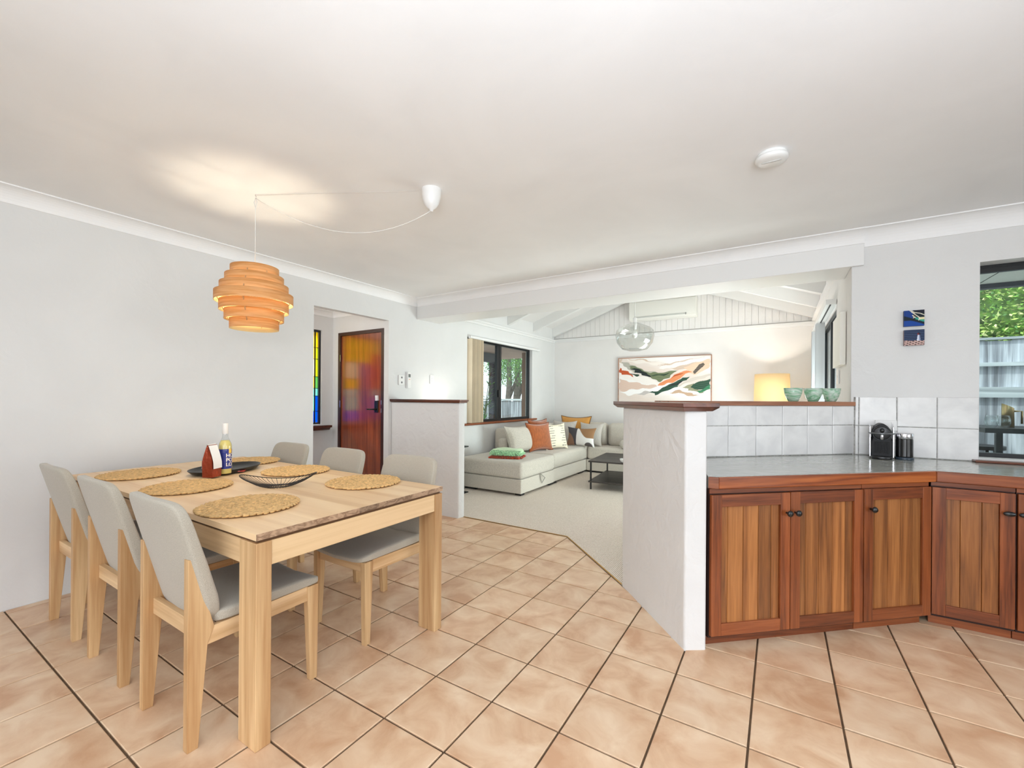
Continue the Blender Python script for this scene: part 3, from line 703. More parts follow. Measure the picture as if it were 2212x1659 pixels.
# ------------------------------------------------------------------ pendant lamp over the table
PX, PY = -2.735, 1.435
lp = empty('pendant_lamp', (PX, PY, 0)); tag(lp, 'glowing pendant lamp of stacked bentwood rings above the dining table', 'lamp')
def veneer_lamp():
    m, nt, N, L, B = nodes('lamp_veneer'); B.inputs['Roughness'].default_value = .5
    tc = N.new('ShaderNodeTexCoord'); mp = N.new('ShaderNodeMapping'); mp.inputs['Scale'].default_value = (.35, .35, 6); L.new(tc.outputs['Object'], mp.inputs['Vector'])
    n = N.new('ShaderNodeTexNoise'); n.inputs['Scale'].default_value = 16; n.inputs['Detail'].default_value = 4; n.inputs['Distortion'].default_value = .4; L.new(mp.outputs[0], n.inputs['Vector'])
    r = N.new('ShaderNodeValToRGB'); r.color_ramp.elements[0].position = .38; r.color_ramp.elements[1].position = .6; r.color_ramp.elements[0].color = (*s2l((206,160,104)), 1); r.color_ramp.elements[1].color = (*s2l((236,200,148)), 1)
    L.new(n.outputs['Fac'], r.inputs['Fac']); L.new(r.outputs['Color'], B.inputs['Base Color'])
    t = N.new('ShaderNodeBsdfTranslucent'); t.inputs[0].default_value = (*s2l((255,204,108)), 1); mx = N.new('ShaderNodeMixShader'); mx.inputs[0].default_value = .45
    L.new(B.outputs[0], mx.inputs[1]); L.new(t.outputs[0], mx.inputs[2]); L.new(mx.outputs[0], N['Material Output'].inputs[0]); return m
VEN = veneer_lamp(); VIN = mat('ring_inner_glow', (252,228,172), .6)  # inner ring faces coloured pale yellow to imitate the bulb's glow
rad = [r_*.868 for r_ in (.152, .184, .215, .246, .217, .186, .154)]; ztop = 2.085
for k, r_ in enumerate(rad):
    z1 = ztop-k*.0535; z0 = z1-.058
    MB().lathe([(r_, z0), (r_, z1), (r_-.0022, z1)], 72, sm=False).lathe([(r_-.0022, z1), (r_-.0022, z0), (r_, z0)], 72, sm=False, mi=1).obj('ring', [VEN, VIN], lp)
    for p in lp.children[-1].data.polygons: p.use_smooth = True
for k in range(4):
    a = PI/4+k*PI/2; b = MB(); pts = [(rad[j]-.006, ztop-.029-j*.0535) for j in range(7)]
    for j in range(6):
        (r0, z0), (r1, z1) = pts[j], pts[j+1]; ca_, sa_ = math.cos(a), math.sin(a)
        b.tube([(r0*ca_, r0*sa_, z0), (r1*ca_, r1*sa_, z1)], .003, 6)
    b.obj('rib', OAKZ, lp)
b = MB()
for a in (0, PI/2): b.box(-.128*abs(math.cos(a))-.004, .128*abs(math.cos(a))+.004, -.128*abs(math.sin(a))-.004, .128*abs(math.sin(a))+.004, 2.040, 2.048)
b.obj('cross_bar', OAKX, lp)
MB().lathe([(.004, 2.11), (.02, 2.10), (.022, 2.02), (.018, 2.0), (0, 2.0)], 20).obj('lamp_holder', PLAST, lp)
BULB = mat('bulb_glow', (255,220,160), .5, emis=(255,206,140), estr=14)
MB().ball((0, 0, 1.93), .032, .032, .042).obj('bulb', BULB, lp)
CORD = mat('white_cord', (214,212,208), .5)
MB().tube([(0, 0, 2.10), (.001, 0, 2.3), (0, 0, 2.455), (.012, .004, 2.485), (.004, 0, 2.515), (-.010, -.003, 2.49), (0, 0, 2.455)], .0028, 6).obj('cord', CORD, lp)
MB().tube([(0, 0, 2.535), (0, 0, 2.528), (.008, 0, 2.522), (.006, 0, 2.510), (-.004, 0, 2.510)], .0022, 6).obj('ceiling_hook', CHROME, lp)
CR = (-1.762, 1.95)
dx, dy = CR[0]-PX, CR[1]-PY; pts = []
for k in range(25):
    s = k/24; z = 2.515*(1-s)+2.41*s-.165*4*s*(1-s)*(1+.25*(s-.4)); pts.append((dx*s, dy*s, z))
MB().tube(pts, .0028, 6).obj('swag_cord', CORD, lp)
MB().tube([(0, 0, 2.53), (dx*.5, dy*.5, 2.531), (dx*.93, dy*.93, 2.53)], .0009, 4).obj('ceiling_line', CORD, lp)  # thin line along the ceiling from the hook towards the rose
rs = MB().lathe([(.058, 0), (.058, -.012), (.055, -.045), (.044, -.085), (.026, -.112), (.012, -.118), (.010, -.130), (.004, -.132), (0, -.132)], 32).obj('ceiling_rose', PLAST, loc=(CR[0], CR[1], CZ)); tag(rs, 'white plastic cup shaped ceiling rose where the lamp cord enters', 'ceiling rose')
light('pendant_bulb', 'POINT', (PX, PY, 1.93), 58, (1, .87, .66), rad=.035)

# smoke alarm
sm = empty('smoke_alarm', (-.04, 2.565, CZ)); tag(sm, 'round white smoke alarm on the ceiling', 'smoke alarm')
MB().lathe([(.064, 0), (.067, -.004), (.067, -.012), (.062, -.014)], 40).obj('base', PLAST, sm)
MB().lathe([(.060, -.013), (.073, -.016), (.074, -.026), (.068, -.036), (.055, -.042), (0, -.044)], 40).obj('cover', PLAST, sm)
MB().prism([(-.04, -.02), (.04, -.02), (.045, -.012), (.03, -.008), (-.03, -.008), (-.045, -.012)], -.046, -.043).obj('test_button', mat('alarm_grey', (196,196,194), .4), sm)
MB().box(-.012, .012, .066, .072, -.022, -.006).obj('clip', mat('alarm_grey2', (170,168,164), .5), sm)

# ------------------------------------------------------------------ kitchen cabinets
K1 = Vector((-.317, 2.517)); K2 = Vector((.698, 3.441)); kd = (K2-K1).normalized(); kn = Vector((kd.y, -kd.x)); kang = math.atan2(kd.y, kd.x)
KNOB = mat('knob_black', (20,26,28), .3, coat=.3)
GAPD = mat('cabinet_shadow_wood', (40,16,8), .7)
def knob(door, x, z, y=-.02, oval=False):
    b = MB(); b.lathe([(.006, 0), (.006, .012), (.010, .016), (.016, .022), (.0165, .028), (.012, .034), (0, .036)], 24)
    o = b.obj('knob', KNOB, door); o.rotation_euler = (PI/2, 0, 0); o.location = (x, y, z)
    if oval: o.scale = (1.5, .8, 1)
def door(parent, x0, x1, z0, z1, boards, kx=None, kz=.694, st=.058, oval=False, seed=0):
    rnd = random.Random(seed); d = empty('door'); d.parent = parent; y = -.0
    def part(nm, bx, mt, **k): o = bx.obj(nm, mt, d, **k); return o
    part('stile', MB().box(x0, x0+st, -.020, 0, z0, z1), REDZ, bevel=.002); part('stile', MB().box(x1-st, x1, -.020, 0, z0, z1), REDZ, bevel=.002)
    part('rail', MB().box(x0+st, x1-st, -.0195, 0, z1-.062, z1), REDX, bevel=.0015); part('rail', MB().box(x0+st, x1-st, -.0195, 0, z0, z0+.062), REDX, bevel=.0015)
    xs = [x0+st+(x1-x0-2*st)*t for t in boards]
    for a, b_ in zip(xs[:-1], xs[1:]):
        q = MB().prism([(a+.0002, -.003), (a+.0022, -.0075), (b_-.0022, -.0075), (b_-.0002, -.003), (b_-.0002, .002), (a+.0002, .002)], z0+.06, z1-.06)
        part('board', q, TEAKZ)
    if kx is not None: knob(d, kx, kz, oval=oval)
    return d
def cabinet(loc, rz, w, doors, label, depth=.48):
    c = empty('base_cabinet', loc, rz); tag(c, label, 'cabinet', 'base cabinets under the worktop')
    MB().box(0.001, w-.001, .003, depth if rz < .1 or w > .5 else .40, .055, .829).obj('body', GAPD, c)
    MB().box(.001, w-.001, -.004, .003, .806, .830).obj('top_rail', REDX, c)
    MB().box(.001, w-.001, .040, .058, 0, .0545).obj('kickboard', REDX, c)
    for i, dd in enumerate(doors): door(c, *dd[:4], dd[4], **dd[5])
    return c
O1 = K1+kn*.040; e = .0025
def kp(t): p = O1+kd*t; return (p.x, p.y, 0)
B5 = [0, .14, .42, .70, .90, 1]; B5b = [0, .10, .36, .62, .86, 1]
cabinet(kp(-.021), kang, .936, [(.003, .468, .070, .800, [0, .17, .39, .64, .87, 1] if 0 else [0, .12, .38, .64, .86, 1], dict(kx=.444, seed=1)), (.472, .933, .070, .802, [0, .13, .37, .62, .86, 1], dict(kx=.497, seed=2))],
        'reddish timber double cabinet beside the white end wall, knobs meeting in the middle')
cabinet(kp(.917), kang, .459, [(.002, .457, .070, .804, [0, .27, .52, .76, .88, 1] if 0 else [0, .07, .33, .58, .84, 1], dict(kx=.04, seed=3))],
        'reddish timber single door cabinet at the inner corner of the worktop')
R0 = Vector((.742, 3.44))
cabinet((.744, 3.44, 0), 0, .334, [(.003, .330, .072, .800, [0, .285, .69, 1], dict(kx=.300, oval=True, seed=4))], 'darker reddish cabinet facing the dining area right of the corner')
cabinet((1.080, 3.44, 0), 0, .42, [(.003, .416, .072, .800, [0, .25, .5, .75, 1], dict(kx=.022, oval=True, seed=5))], 'dark cabinet cut by the right edge of the photo')
for k in range(3): cabinet((1.503+k*.45, 3.44, 0), 0, .448, [(.003, .445, .072, .800, [0, .25, .5, .75, 1], dict(kx=.022 if k % 2 else .42, oval=True, seed=6+k))], ['timber cabinet further along the run, third from the inner corner', 'timber cabinet further along the run, fourth from the inner corner', 'timber cabinet at the far end of the run under the kitchen window'][k])
# worktop
wt_ = empty('worktop', (0, 0, .83)); tag(wt_, 'pale grey laminate worktop with red timber edging', 'worktop')
def wk_pts(o):   # outline front edge offset from cabinet face
    a = O1+kn*o; bd = kd
    yb = 3.44-o
    t = (yb-a.y)/bd.y; corner = a+bd*t
    p0 = a+bd*.022; pc = a+kn*(-.030)-bd*.022
    return p0, pc, corner, yb
p0, pc, corner, yb = wk_pts(.022)
SBk = Vector((.452, 4.099)); SAk = SA-sd*.12
poly = [pc, p0, corner, Vector((2.90, yb)), Vector((2.90, 4.102)), Vector((.462, 4.102)), SA-sn*.001-sd*.02, SA-sd*.11-sn*.001]
m, nt, N, L, B = nodes('laminate'); B.inputs['Roughness'].default_value = .18; B.inputs['Coat Weight'].default_value = .3
g = N.new('ShaderNodeNewGeometry'); mp = N.new('ShaderNodeMapping'); mp.inputs['Scale'].default_value = (9, 60, 1); mp.inputs['Rotation'].default_value = (0, 0, -.3); L.new(g.outputs['Position'], mp.inputs['Vector'])
n = N.new('ShaderNodeTexNoise'); n.inputs['Scale'].default_value = 1; n.inputs['Detail'].default_value = 4; L.new(mp.outputs[0], n.inputs['Vector'])
r = N.new('ShaderNodeValToRGB'); r.color_ramp.elements[0].position = .35; r.color_ramp.elements[1].position = .7; r.color_ramp.elements[0].color = (*s2l((158,160,153)), 1); r.color_ramp.elements[1].color = (*s2l((186,189,183)), 1)
L.new(n.outputs['Fac'], r.inputs['Fac']); L.new(r.outputs['Color'], B.inputs['Base Color']); LAM = m
ins = [pc+kd*.008-kn*.012, p0-kn*.018, corner+Vector((-.006, .019)), Vector((2.90, yb+.018))]+poly[4:]
MB().prism([tuple(p) for p in ins], .0, .0635).obj('laminate_top', LAM, wt_)
b = MB(); lc = lambda p: ((p-p0).dot(kd), (p-p0).dot(-kn))
b.hexa([(*lc(p), z) for z in (-.0, .062) for p in (p0, corner, corner+Vector((-.008, .020)), p0-kn*.020)]); et = b.obj('edge_trim', wood('edge_red', (112,50,20), (182,104,50), 0, 10, .06, .28, .4, rnd=.02, mid=(152,78,34)), wt_, bevel=.006, seg=3); et.location = (p0.x, p0.y, 0); et.rotation_euler = (0, 0, kang)
b = MB(); b.hexa([(*p, z) for z in (-.0, .062) for p in (corner, Vector((2.90, yb)), Vector((2.90, yb+.020)), corner+Vector((-.008, .020)))]); b.obj('edge_trim', REDX, wt_, bevel=.006, seg=3)
b = MB(); b.hexa([(*p, z) for z in (-.0, .062) for p in (pc, p0, p0-kn*.020, pc+kd*.02-kn*.012)]); b.obj('edge_trim', REDX, wt_, bevel=.004, seg=2)

# ------------------------------------------------------------------ items in the kitchen
ot = empty('power_outlet', (.647, 4.092, 1.115)); tag(ot, 'white double power outlet on grey tiles above the coffee machine', 'outlet')
MB().box(-.060, .060, -.014, 0, -.038, .038).obj('plate', PLAST, ot, bevel=.004)
for x in (-.035, .035):
    MB().box(x-.007, x+.007, -.018, -.0141, .012, .026).obj('rocker', PLAST, ot, bevel=.002)
    for a in (-.006, .006): MB().box(x+a-.001, x+a+.001, -.0148, -.0141, -.012, -.004).obj('slot', BLACK, ot)
cm = empty('coffee_machine', (.603, 3.965, .8937), -.10); tag(cm, 'black and chrome capsule coffee machine on the worktop', 'coffee machine')
CMB = mat('machine_black', (12,12,14), .5, spec=.3)
def arch(w, h, rtop, n=14):      # front silhouette: wide body lower, arch above
    pts = [(-w, 0), (w, 0), (w, h*.50), (w*.86, h*.58)]
    for k in range(n+1): a = PI*k/n; pts.append((w*.86*math.cos(a)*1.0, h*.72+(h*.28)*math.sin(a)))
    pts += [(-w*.86, h*.58), (-w, h*.50)]; return pts
MB().prism(arch(.055, .240, .05), -.085, .110, axis='y').obj('housing', CMB, cm, bevel=.004)
for s in (-1, 1): MB().prism([(-.07, .012), (.10, .012), (.10, .19), (.04, .235), (-.055, .22), (-.07, .15)], -.0045, .0045, axis='x').obj('side_panel', CHROME, cm, bevel=.003, loc=(s*.0605, 0, 0))
o = MB().lathe([(0, 0), (.044, 0), (.047, .004), (.047, .010), (.040, .013), (0, .013)], 40).obj('face_disc', SATIN, cm); o.rotation_euler = (PI/2, 0, 0); o.location = (0, -.0855, .178)
o = MB().lathe([(.049, 0), (.051, .002), (.051, .008), (.049, .009), (.047, .008)], 40).obj('disc_ring', mat('gunmetal', (60,62,64), .35, .6), cm); o.rotation_euler = (PI/2, 0, 0); o.location = (0, -.0855, .178)
MB().tube([(-.066, -.05, .176), (-.058, -.095, .176), (0, -.108, .175), (.058, -.095, .176), (.074, -.06, .176)], .0045, 8).obj('lever', mat('steel_bar', (130,134,136), .25, .9), cm)
MB().lathe([(.007, .0), (.009, -.005), (.009, -.034), (.004, -.038)], 20, c=(0, -.100, .170), cap0=True, cap1=True).obj('coffee_spout', CHROME, cm)
MB().ball((0, -.102, .196), .013, .010, .016).obj('lever_knob', SATIN, cm)
MB().box(-.040, .040, -.0875, -.0855, .040, .118).obj('vent_grille', mat('grille', (12,12,13), .6, bump=1, bscale=600), cm)
b = MB()
for k in range(10): b.box(-.038+.0078*k, -.0345+.0078*k, -.0895, -.0876, .042, .116)
b.obj('grille_bars', CMB, cm)
MB().lathe([(0, 0), (.052, 0), (.055, .004), (.055, .018), (.050, .022), (0, .022)], 36, c=(0, -.088, .0), sy=.62).obj('drip_tray', SATIN, cm)
fr = empty('milk_frother', (.722, 3.948, .8937)); tag(fr, 'black ribbed milk frother with chrome rim beside the coffee machine', 'frother')
MB().lathe([(0, 0), (.049, 0), (.050, .004), (.050, .016), (.046, .018)], 36, cap1=True).obj('base', mat('frother_base', (46,60,72), .25), fr)  # black base, its bluish reflection put into the colour
pr = [(.0445, .018)]
for k in range(20): z = .024+k*.0058; pr += [(.0465, z), (.0465, z+.0035), (.0445, z+.0042), (.0445, z+.0056)]
pr += [(.046, .142)]
MB().lathe(pr, 40, sm=False).obj('body', mat('frother_black', (12,12,13), .2, coat=.6), fr)
MB().lathe([(.046, .142), (.0475, .144), (.0475, .176), (.045, .180), (.02, .181), (0, .181)], 40).obj('chrome_lid', CHROME, fr)
# green glass tumblers on the ledge
m, nt, N, L, B = nodes('green_swirl_glass'); B.inputs['Roughness'].default_value = .12; B.inputs['Transmission Weight'].default_value = .4; B.inputs['IOR'].default_value = 1.3; B.inputs['Coat Weight'].default_value = .5
tc = N.new('ShaderNodeTexCoord'); oi = N.new('ShaderNodeObjectInfo'); n = N.new('ShaderNodeTexNoise'); n.noise_dimensions = '4D'; n.inputs['Scale'].default_value = 9; n.inputs['Distortion'].default_value = 3; n.inputs['Detail'].default_value = 2
mp = N.new('ShaderNodeMapping'); mp.inputs['Scale'].default_value = (1, 1, 2.2); mp.inputs['Rotation'].default_value = (.5, .3, 0); L.new(tc.outputs['Object'], mp.inputs['Vector']); L.new(mp.outputs[0], n.inputs['Vector']); L.new(oi.outputs['Random'], n.inputs['W'])
r = N.new('ShaderNodeValToRGB'); q = r.color_ramp.elements; q[0].position = .34; q[1].position = .68; q[0].color = (*s2l((140,204,160)), 1); q[1].color = (*s2l((244,252,246)), 1); k_ = q.new(.5); k_.color = (*s2l((206,236,216)), 1)
L.new(n.outputs['Fac'], r.inputs['Fac']); L.new(r.outputs['Color'], B.inputs['Base Color']); GG = m
for (x, y), lb in zip(((.085, 3.827), (.214, 3.948), (.332, 4.058)), ('green swirled glass tumbler furthest from the wall corner on the ledge', 'middle green swirled glass tumbler on the ledge', 'green swirled glass tumbler next to the kitchen wall on the ledge')):
    p = Vector((x, y))+sn*.06+sd*.060
    o = MB().lathe([(0, 0), (.030, 0), (.034, .004), (.046, .028), (.056, .060), (.062, .100), (.0595, .1005), (.053, .060), (.042, .028), (.030, .010), (0, .009)], 40).obj('glass_tumbler', GG, loc=(p.x, p.y, 1.2828), rz=random.random()*6); tag(o, lb, 'tumbler', 'green glass tumblers on the ledge')
# small canvases on the kitchen wall
PV = vmat('painted_print', .5)
def canvas(name, loc, w, h, d, fn, nu, nv, label, rz=0, axis='y', edge=None, cat='picture'):
    t = empty(name, loc, rz); tag(t, label, cat)
    MB().box(-w/2, w/2, .0008, d, -h/2, h/2).obj('canvas_block', edge or mat(name+'_edge', (70,80,110), .6), t)
    b = MB().grid(lambda u, v: (-w/2+w*u, 0, -h/2+h*v), nu, nv, sm=False); o = b.obj('painting', PV, t); vcolor(o.data, lambda co: fn(co.x/w+.5, co.z/h+.5)); return t
def seg_d(px, py, ax, ay, bx, by):
    t = max(0, min(1, ((px-ax)*(bx-ax)+(py-ay)*(by-ay))/((bx-ax)**2+(by-ay)**2+1e-9))); return math.hypot(px-ax-(bx-ax)*t, py-ay-(by-ay)*t)
def pic1(u, v):
    c = (16,32,44)
    if u < .45 and v > .62-.4*(u-.1): c = (20,58,130)
    if v < .42-.35*u**1.5 and v < .36: c = (16,66,150)
    if u > .6 and v > .9-.1*u: c = (24,28,44)
    if .55 < u and abs(v-(.50-.45*(u-.55))) < .05+.02*u: c = (60,160,140)
    if u > .72 and abs(v-.47) < .07: c = (222,214,170)
    for a in ((.28,1,.6,.68), (.6,.68,.75,.52), (.36,1,.5,.86), (.5,.86,.8,.78), (.8,.78,1,.66), (.42,.68,.5,.6), (.46,.52,.58,.56), (.72,.36,.78,.52)):
        if seg_d(u, v, *a) < .022: c = (226,220,200)
    return c
def pic2(u, v):
    c = (40,54,84) if math.sin(v*40+u*5) > -.3 else (52,68,98)
    if v < .30+.02*math.sin(u*12): c = (196,164,156) if math.sin(u*28+v*42)+math.sin(v*50-u*17) > -.7 else (58,44,44)
    if abs(u-.72) < .09-.04*(v-.3)/.35 and .28 < v < .66: c = (216,222,236) if u < .73 else (150,160,190)
    if abs(u-.73) < .07 and .66 < v < .76: c = (120,40,50) if u < .73 else (44,34,44)
    if abs(u-.73) < .04 and .76 <= v < .81: c = (30,26,34)
    return c
canvas('sea_picture', (.792, 4.076, 1.870), .106, .110, .024, pic1, 53, 55, 'small blue canvas of a rope and shell, upper of two on the kitchen wall')
canvas('lighthouse_picture', (.793, 4.076, 1.735), .106, .108, .024, pic2, 53, 54, 'small lighthouse canvas, lower of two on the kitchen wall', edge=mat('lighthouse_edge', (150,130,130), .6))

# ------------------------------------------------------------------ kitchen window
def frame_rect(parent, x0, x1, z0, z1, y0, y1, w, m_, name='frame', axis='y', wb=None):
    b = MB(); wb = wb or w
    def bx(a, c, d, e_): (b.box(a, c, y0, y1, d, e_) if axis == 'y' else b.box(y0, y1, a, c, d, e_))
    bx(x0, x0+w, z0, z1); bx(x1-w, x1, z0, z1); bx(x0+w, x1-w, z0, z0+wb); bx(x0+w, x1-w, z1-w, z1)
    return b.obj(name, m_, parent)
w1 = empty('window_1'); tag(w1, kind='structure')
frame_rect(w1, 1.098, 2.66, .900, 2.24, 4.2215, 4.26, .045, WINB); MB().box(1.143, 2.615, 4.225, 4.258, 2.165, 2.196).obj('head_frame', WINB, w1); MB().box(1.85, 1.89, 4.222, 4.259, .945, 2.165).obj('mullion', WINB, w1)
MB().box(1.143, 2.615, 4.24, 4.246, .945, 2.165).obj('pane', GLASS, w1)
o = MB().box(1.085, 2.70, 4.03, 4.103, .8945, .9095).obj('window_sill', LEDGE, w1, bevel=.004)

# ------------------------------------------------------------------ foyer: door and stained glass
dr = empty('door_1', (-4.5, 3.70, 0)); tag(dr, kind='structure')
x0, x1 = -.435, .43
b = MB(); b.box(x0, x0+.045, -.03, .10, 0, 2.13); b.box(x1-.045, x1, -.03, .10, 0, 2.13); b.box(x0+.045, x1-.045, -.03, .10, 2.088, 2.13); b.obj('door_frame', FRAMEW, dr)
lf = MB().box(x0+.047, x1-.047, -.012, .028, .008, 2.086).obj('door_leaf', DOORW, dr)
MB().box(.27, .325, -.032, -.0125, 1.10, 1.245).obj('lock_plate', SATIN, lf, bevel=.004); MB().box(.283, .330, -.030, -.0125, 1.247, 1.31).obj('key_tag', PLAST, lf)
b = MB(); b.lathe([(.012, -.01), (.012, .025)], 16, cap0=True, cap1=True); hr = b.obj('handle_rose', SATIN, lf); hr.rotation_euler = (PI/2, 0, 0); hr.location = (.30, -.032, 1.14)
MB().tube([(.30, -.034, 1.14), (.30, -.062, 1.14), (.285, -.068, 1.14), (.18, -.066, 1.138)], .0085, 8).obj('handle', SATIN, lf)
for z in (1.10, 1.20): MB().box(.388, .40, -.034, -.0305, z, z+.05).obj('strike_plate', CHROME, dr)
for z in (.3, 1.15, 1.75): MB().box(x0+.040, x0+.050, -.034, -.0305, z, z+.09).obj('hinge', CHROME, dr)
# stained glass window in the foyer side wall (x = -5.08)
sg = empty('window_2', (-5.12, 0, 0)); tag(sg, kind='structure')
frame_rect(sg, 2.785, 3.525, .93, 2.155, -.02, .02, .022, WINB, axis='x')
def stained(name, rgb, e=1.0):
    m, nt, N, L, B = nodes(name); N.remove(B); t = N.new('ShaderNodeBsdfTranslucent'); t.inputs[0].default_value = (*s2l(rgb), 1)
    tr = N.new('ShaderNodeBsdfTransparent'); tr.inputs[0].default_value = (*s2l(rgb), 1); mx = N.new('ShaderNodeMixShader'); mx.inputs[0].default_value = .72
    L.new(t.outputs[0], mx.inputs[1]); L.new(tr.outputs[0], mx.inputs[2]); L.new(mx.outputs[0], N['Material Output'].inputs[0]); return m
SGc = {'y': stained('glass_yellow', (255,232,84)), 'w': stained('glass_clear', (250,244,214)), 'g': stained('glass_green', (160,218,150)), 'c': stained('glass_cyan', (172,234,226)), 'b': stained('glass_blue', (48,146,238)), 'r': stained('glass_red', (240,70,40)), 'p': stained('glass_purple', (140,90,190)), 'o': stained('glass_orange', (246,140,30)), 'l': stained('glass_lime', (228,234,92))}
ys = [2.807, 3.0, 3.22, 3.455, 3.503]; zs = [.952, 1.10, 1.30, 1.40, 1.55, 1.78, 1.93, 2.133]
pal = ['ppbb', 'bpcb', 'cpcc', 'opyg', 'rpwl', 'ryyl', 'yyyy']
lead = MB()
for i, row in enumerate(pal):
    for j, c_ in enumerate(row):
        sl_ = .03*((i*3+j) % 3-1) if j < 3 else 0
        z0, z1 = zs[i], zs[i+1]
        MB().box(.0-.002, .002, ys[j]+.003, ys[j+1]-.003, z0+.002, z1-.002).obj('pane', SGc[c_], sg)
for z in zs[1:-1]: lead.box(-.005, .005, ys[0], ys[-1], z-.003, z+.003)
for y in ys[1:-1]: lead.box(-.005, .005, y-(.009 if y > 3.4 else .003), y+(.009 if y > 3.4 else .003), zs[0], zs[-1])
lead.obj('lead_cames', WINB, sg)
MB().box(-5.10, -4.995, 2.72, 3.63, .885, .915).prism([(-5.078, .855), (-5.02, .855), (-4.998, .885), (-5.078, .885)], 2.74, 3.61, axis='y').obj('window_sill', LEDGE, sg).location = (5.12, 0, 0)

# ------------------------------------------------------------------ plates and remote on the left wall
def plate_x(name, y0, y1, z0, z1, label, cat, th=.012):
    t = empty(name, (-3.92, (y0+y1)/2, (z0+z1)/2)); tag(t, label, cat); w, h = y1-y0, z1-z0
    MB().box(.0005, th, -w/2, w/2, -h/2, h/2).obj('plate', PLAST, t, bevel=.003); return t, w, h
t, w, h = plate_x('power_outlet', 3.762, 3.850, 1.440, 1.560, 'white double wall outlet next to the foyer opening', 'outlet', .02)
for z in (-.03, .03): MB().box(.0205, .022, -.012, .012, z-.010, z+.012).obj('socket', mat('socket_grey%d' % (z > 0), (120,120,120), .5), t)
t, w, h = plate_x('remote_control', 3.893, 3.950, 1.405, 1.600, 'white air conditioner remote in its wall holder', 'remote', .035)
MB().box(.0352, .036, -.019, .019, .035, .075).obj('screen', mat('lcd_grey', (110,114,110), .3), t); MB().box(.0352, .037, -.012, .012, .005, .014).obj('buttons', mat('peach_button', (226,180,160), .5), t)
t, w, h = plate_x('light_switch', 4.322, 4.400, 1.466, 1.588, 'white light switch above the lit end of the dark ledge', 'switch', .012)
for z in (-.02, .015): MB().box(.0125, .016, -.007, .007, z-.009, z+.006).obj('rocker', PLAST, t)

# ------------------------------------------------------------------ living room windows
w3 = empty('window_3', (-3.995, 0, 0)); tag(w3, kind='structure')
frame_rect(w3, 5.142, 7.138, .906, 2.194, -.03, .02, .038, WINB, axis='x')
MB().box(-.025, .018, 6.03, 6.11, .944, 2.156).obj('mullion', WINB, w3); MB().box(-.01, .022, 6.10, 6.16, .944, 2.156).obj('sash', WINB, w3); MB().box(.022, .034, 6.06, 6.085, 1.30, 1.42).obj('latch', SATIN, w3)
for a, c_ in ((5.18, 6.03), (6.16, 7.10)): MB().box(-.004, .002, a, c_, .944, 2.156).obj('pane', GLASS, w3)
SILL = wood('red_sill', (104,48,22), (160,88,44), 1, 8, .06, .35, .2, rnd=.02)
MB().prism([(-.04, .872), (.105, .872), (.118, .884), (.118, .906), (-.04, .906)], 5.05, 7.27, axis='y').obj('window_sill', SILL, w3)
tk = empty('blind_track', (-3.905, 6.2, 2.196)); tag(tk, 'white head rail with stacked beige vertical blinds at the left window', 'blind')
MB().box(-.004, .045, -1.05, 1.15, -.025, .012).obj('head_rail', TRIM, tk, bevel=.002)
BEI = mat('blind_beige', (222,208,182), .7, var=.02, rnd=.12)
for k in range(9):
    y = -1.035+k*.036; b = MB(); a = .12+.02*(k % 2)
    b.prism([(-.045, y), (.045, y+a*.2), (.045, y+a*.2+.0015), (-.045, y+.0015)], -1.285, -.028); b.obj('slat', BEI, tk)
w4 = empty('window_4', (.50, 0, 0)); tag(w4, kind='structure')
frame_rect(w4, 5.10, 7.0, -.0, 2.20, -.02, .03, .05, WINB, axis='x'); MB().box(-.018, .028, 6.0, 6.07, .05, 2.15).obj('mullion', WINB, w4)
for a, c_ in ((5.15, 6.0), (6.07, 6.95)): MB().box(.0, .006, a, c_, .05, 2.15).obj('pane', GLASS, w4)
tk = empty('blind_track', (.44, 6.0, 2.2)); tag(tk, 'white head rail with pale grey vertical blinds at the living room doors', 'blind')
MB().box(-.075, .005, -.95, 1.05, -.012, .035).obj('head_rail', mat('rail_white', (222,222,220), .3), tk, bevel=.002); MB().box(-.045, -.035, -.94, 1.04, -.018, -.013).obj('track_groove', BLACK, tk)
GRS = mat('blind_grey', (206,208,210), .55)
for x_, y in ((-.09, .93), (-.083, .90), (-.086, .26), (-.08, .22), (-.084, .18)): MB().box(x_, x_+.084, y, y+.002, -2.17, -.02).obj('slat', GRS, tk)
pc_ = empty('canvas', (.448, 4.64, 1.79)); tag(pc_, 'white stretched canvas on the living room side wall above the ledge', 'picture')
MB().box(-.04, -.002, -.27, .27, -.21, .21).obj('canvas_block', mat('canvas_white', (238,236,228), .6), pc_)
t = empty('wall_plate', (.449, 4.86, 1.50)); tag(t, 'small white switch plate on the living side wall below the canvas', 'switch'); MB().box(-.012, -.001, -.058, .058, -.06, .06).obj('plate', PLAST, t); MB().box(-.015, -.0121, -.012, .012, -.012, .012).obj('rocker', PLAST, t)

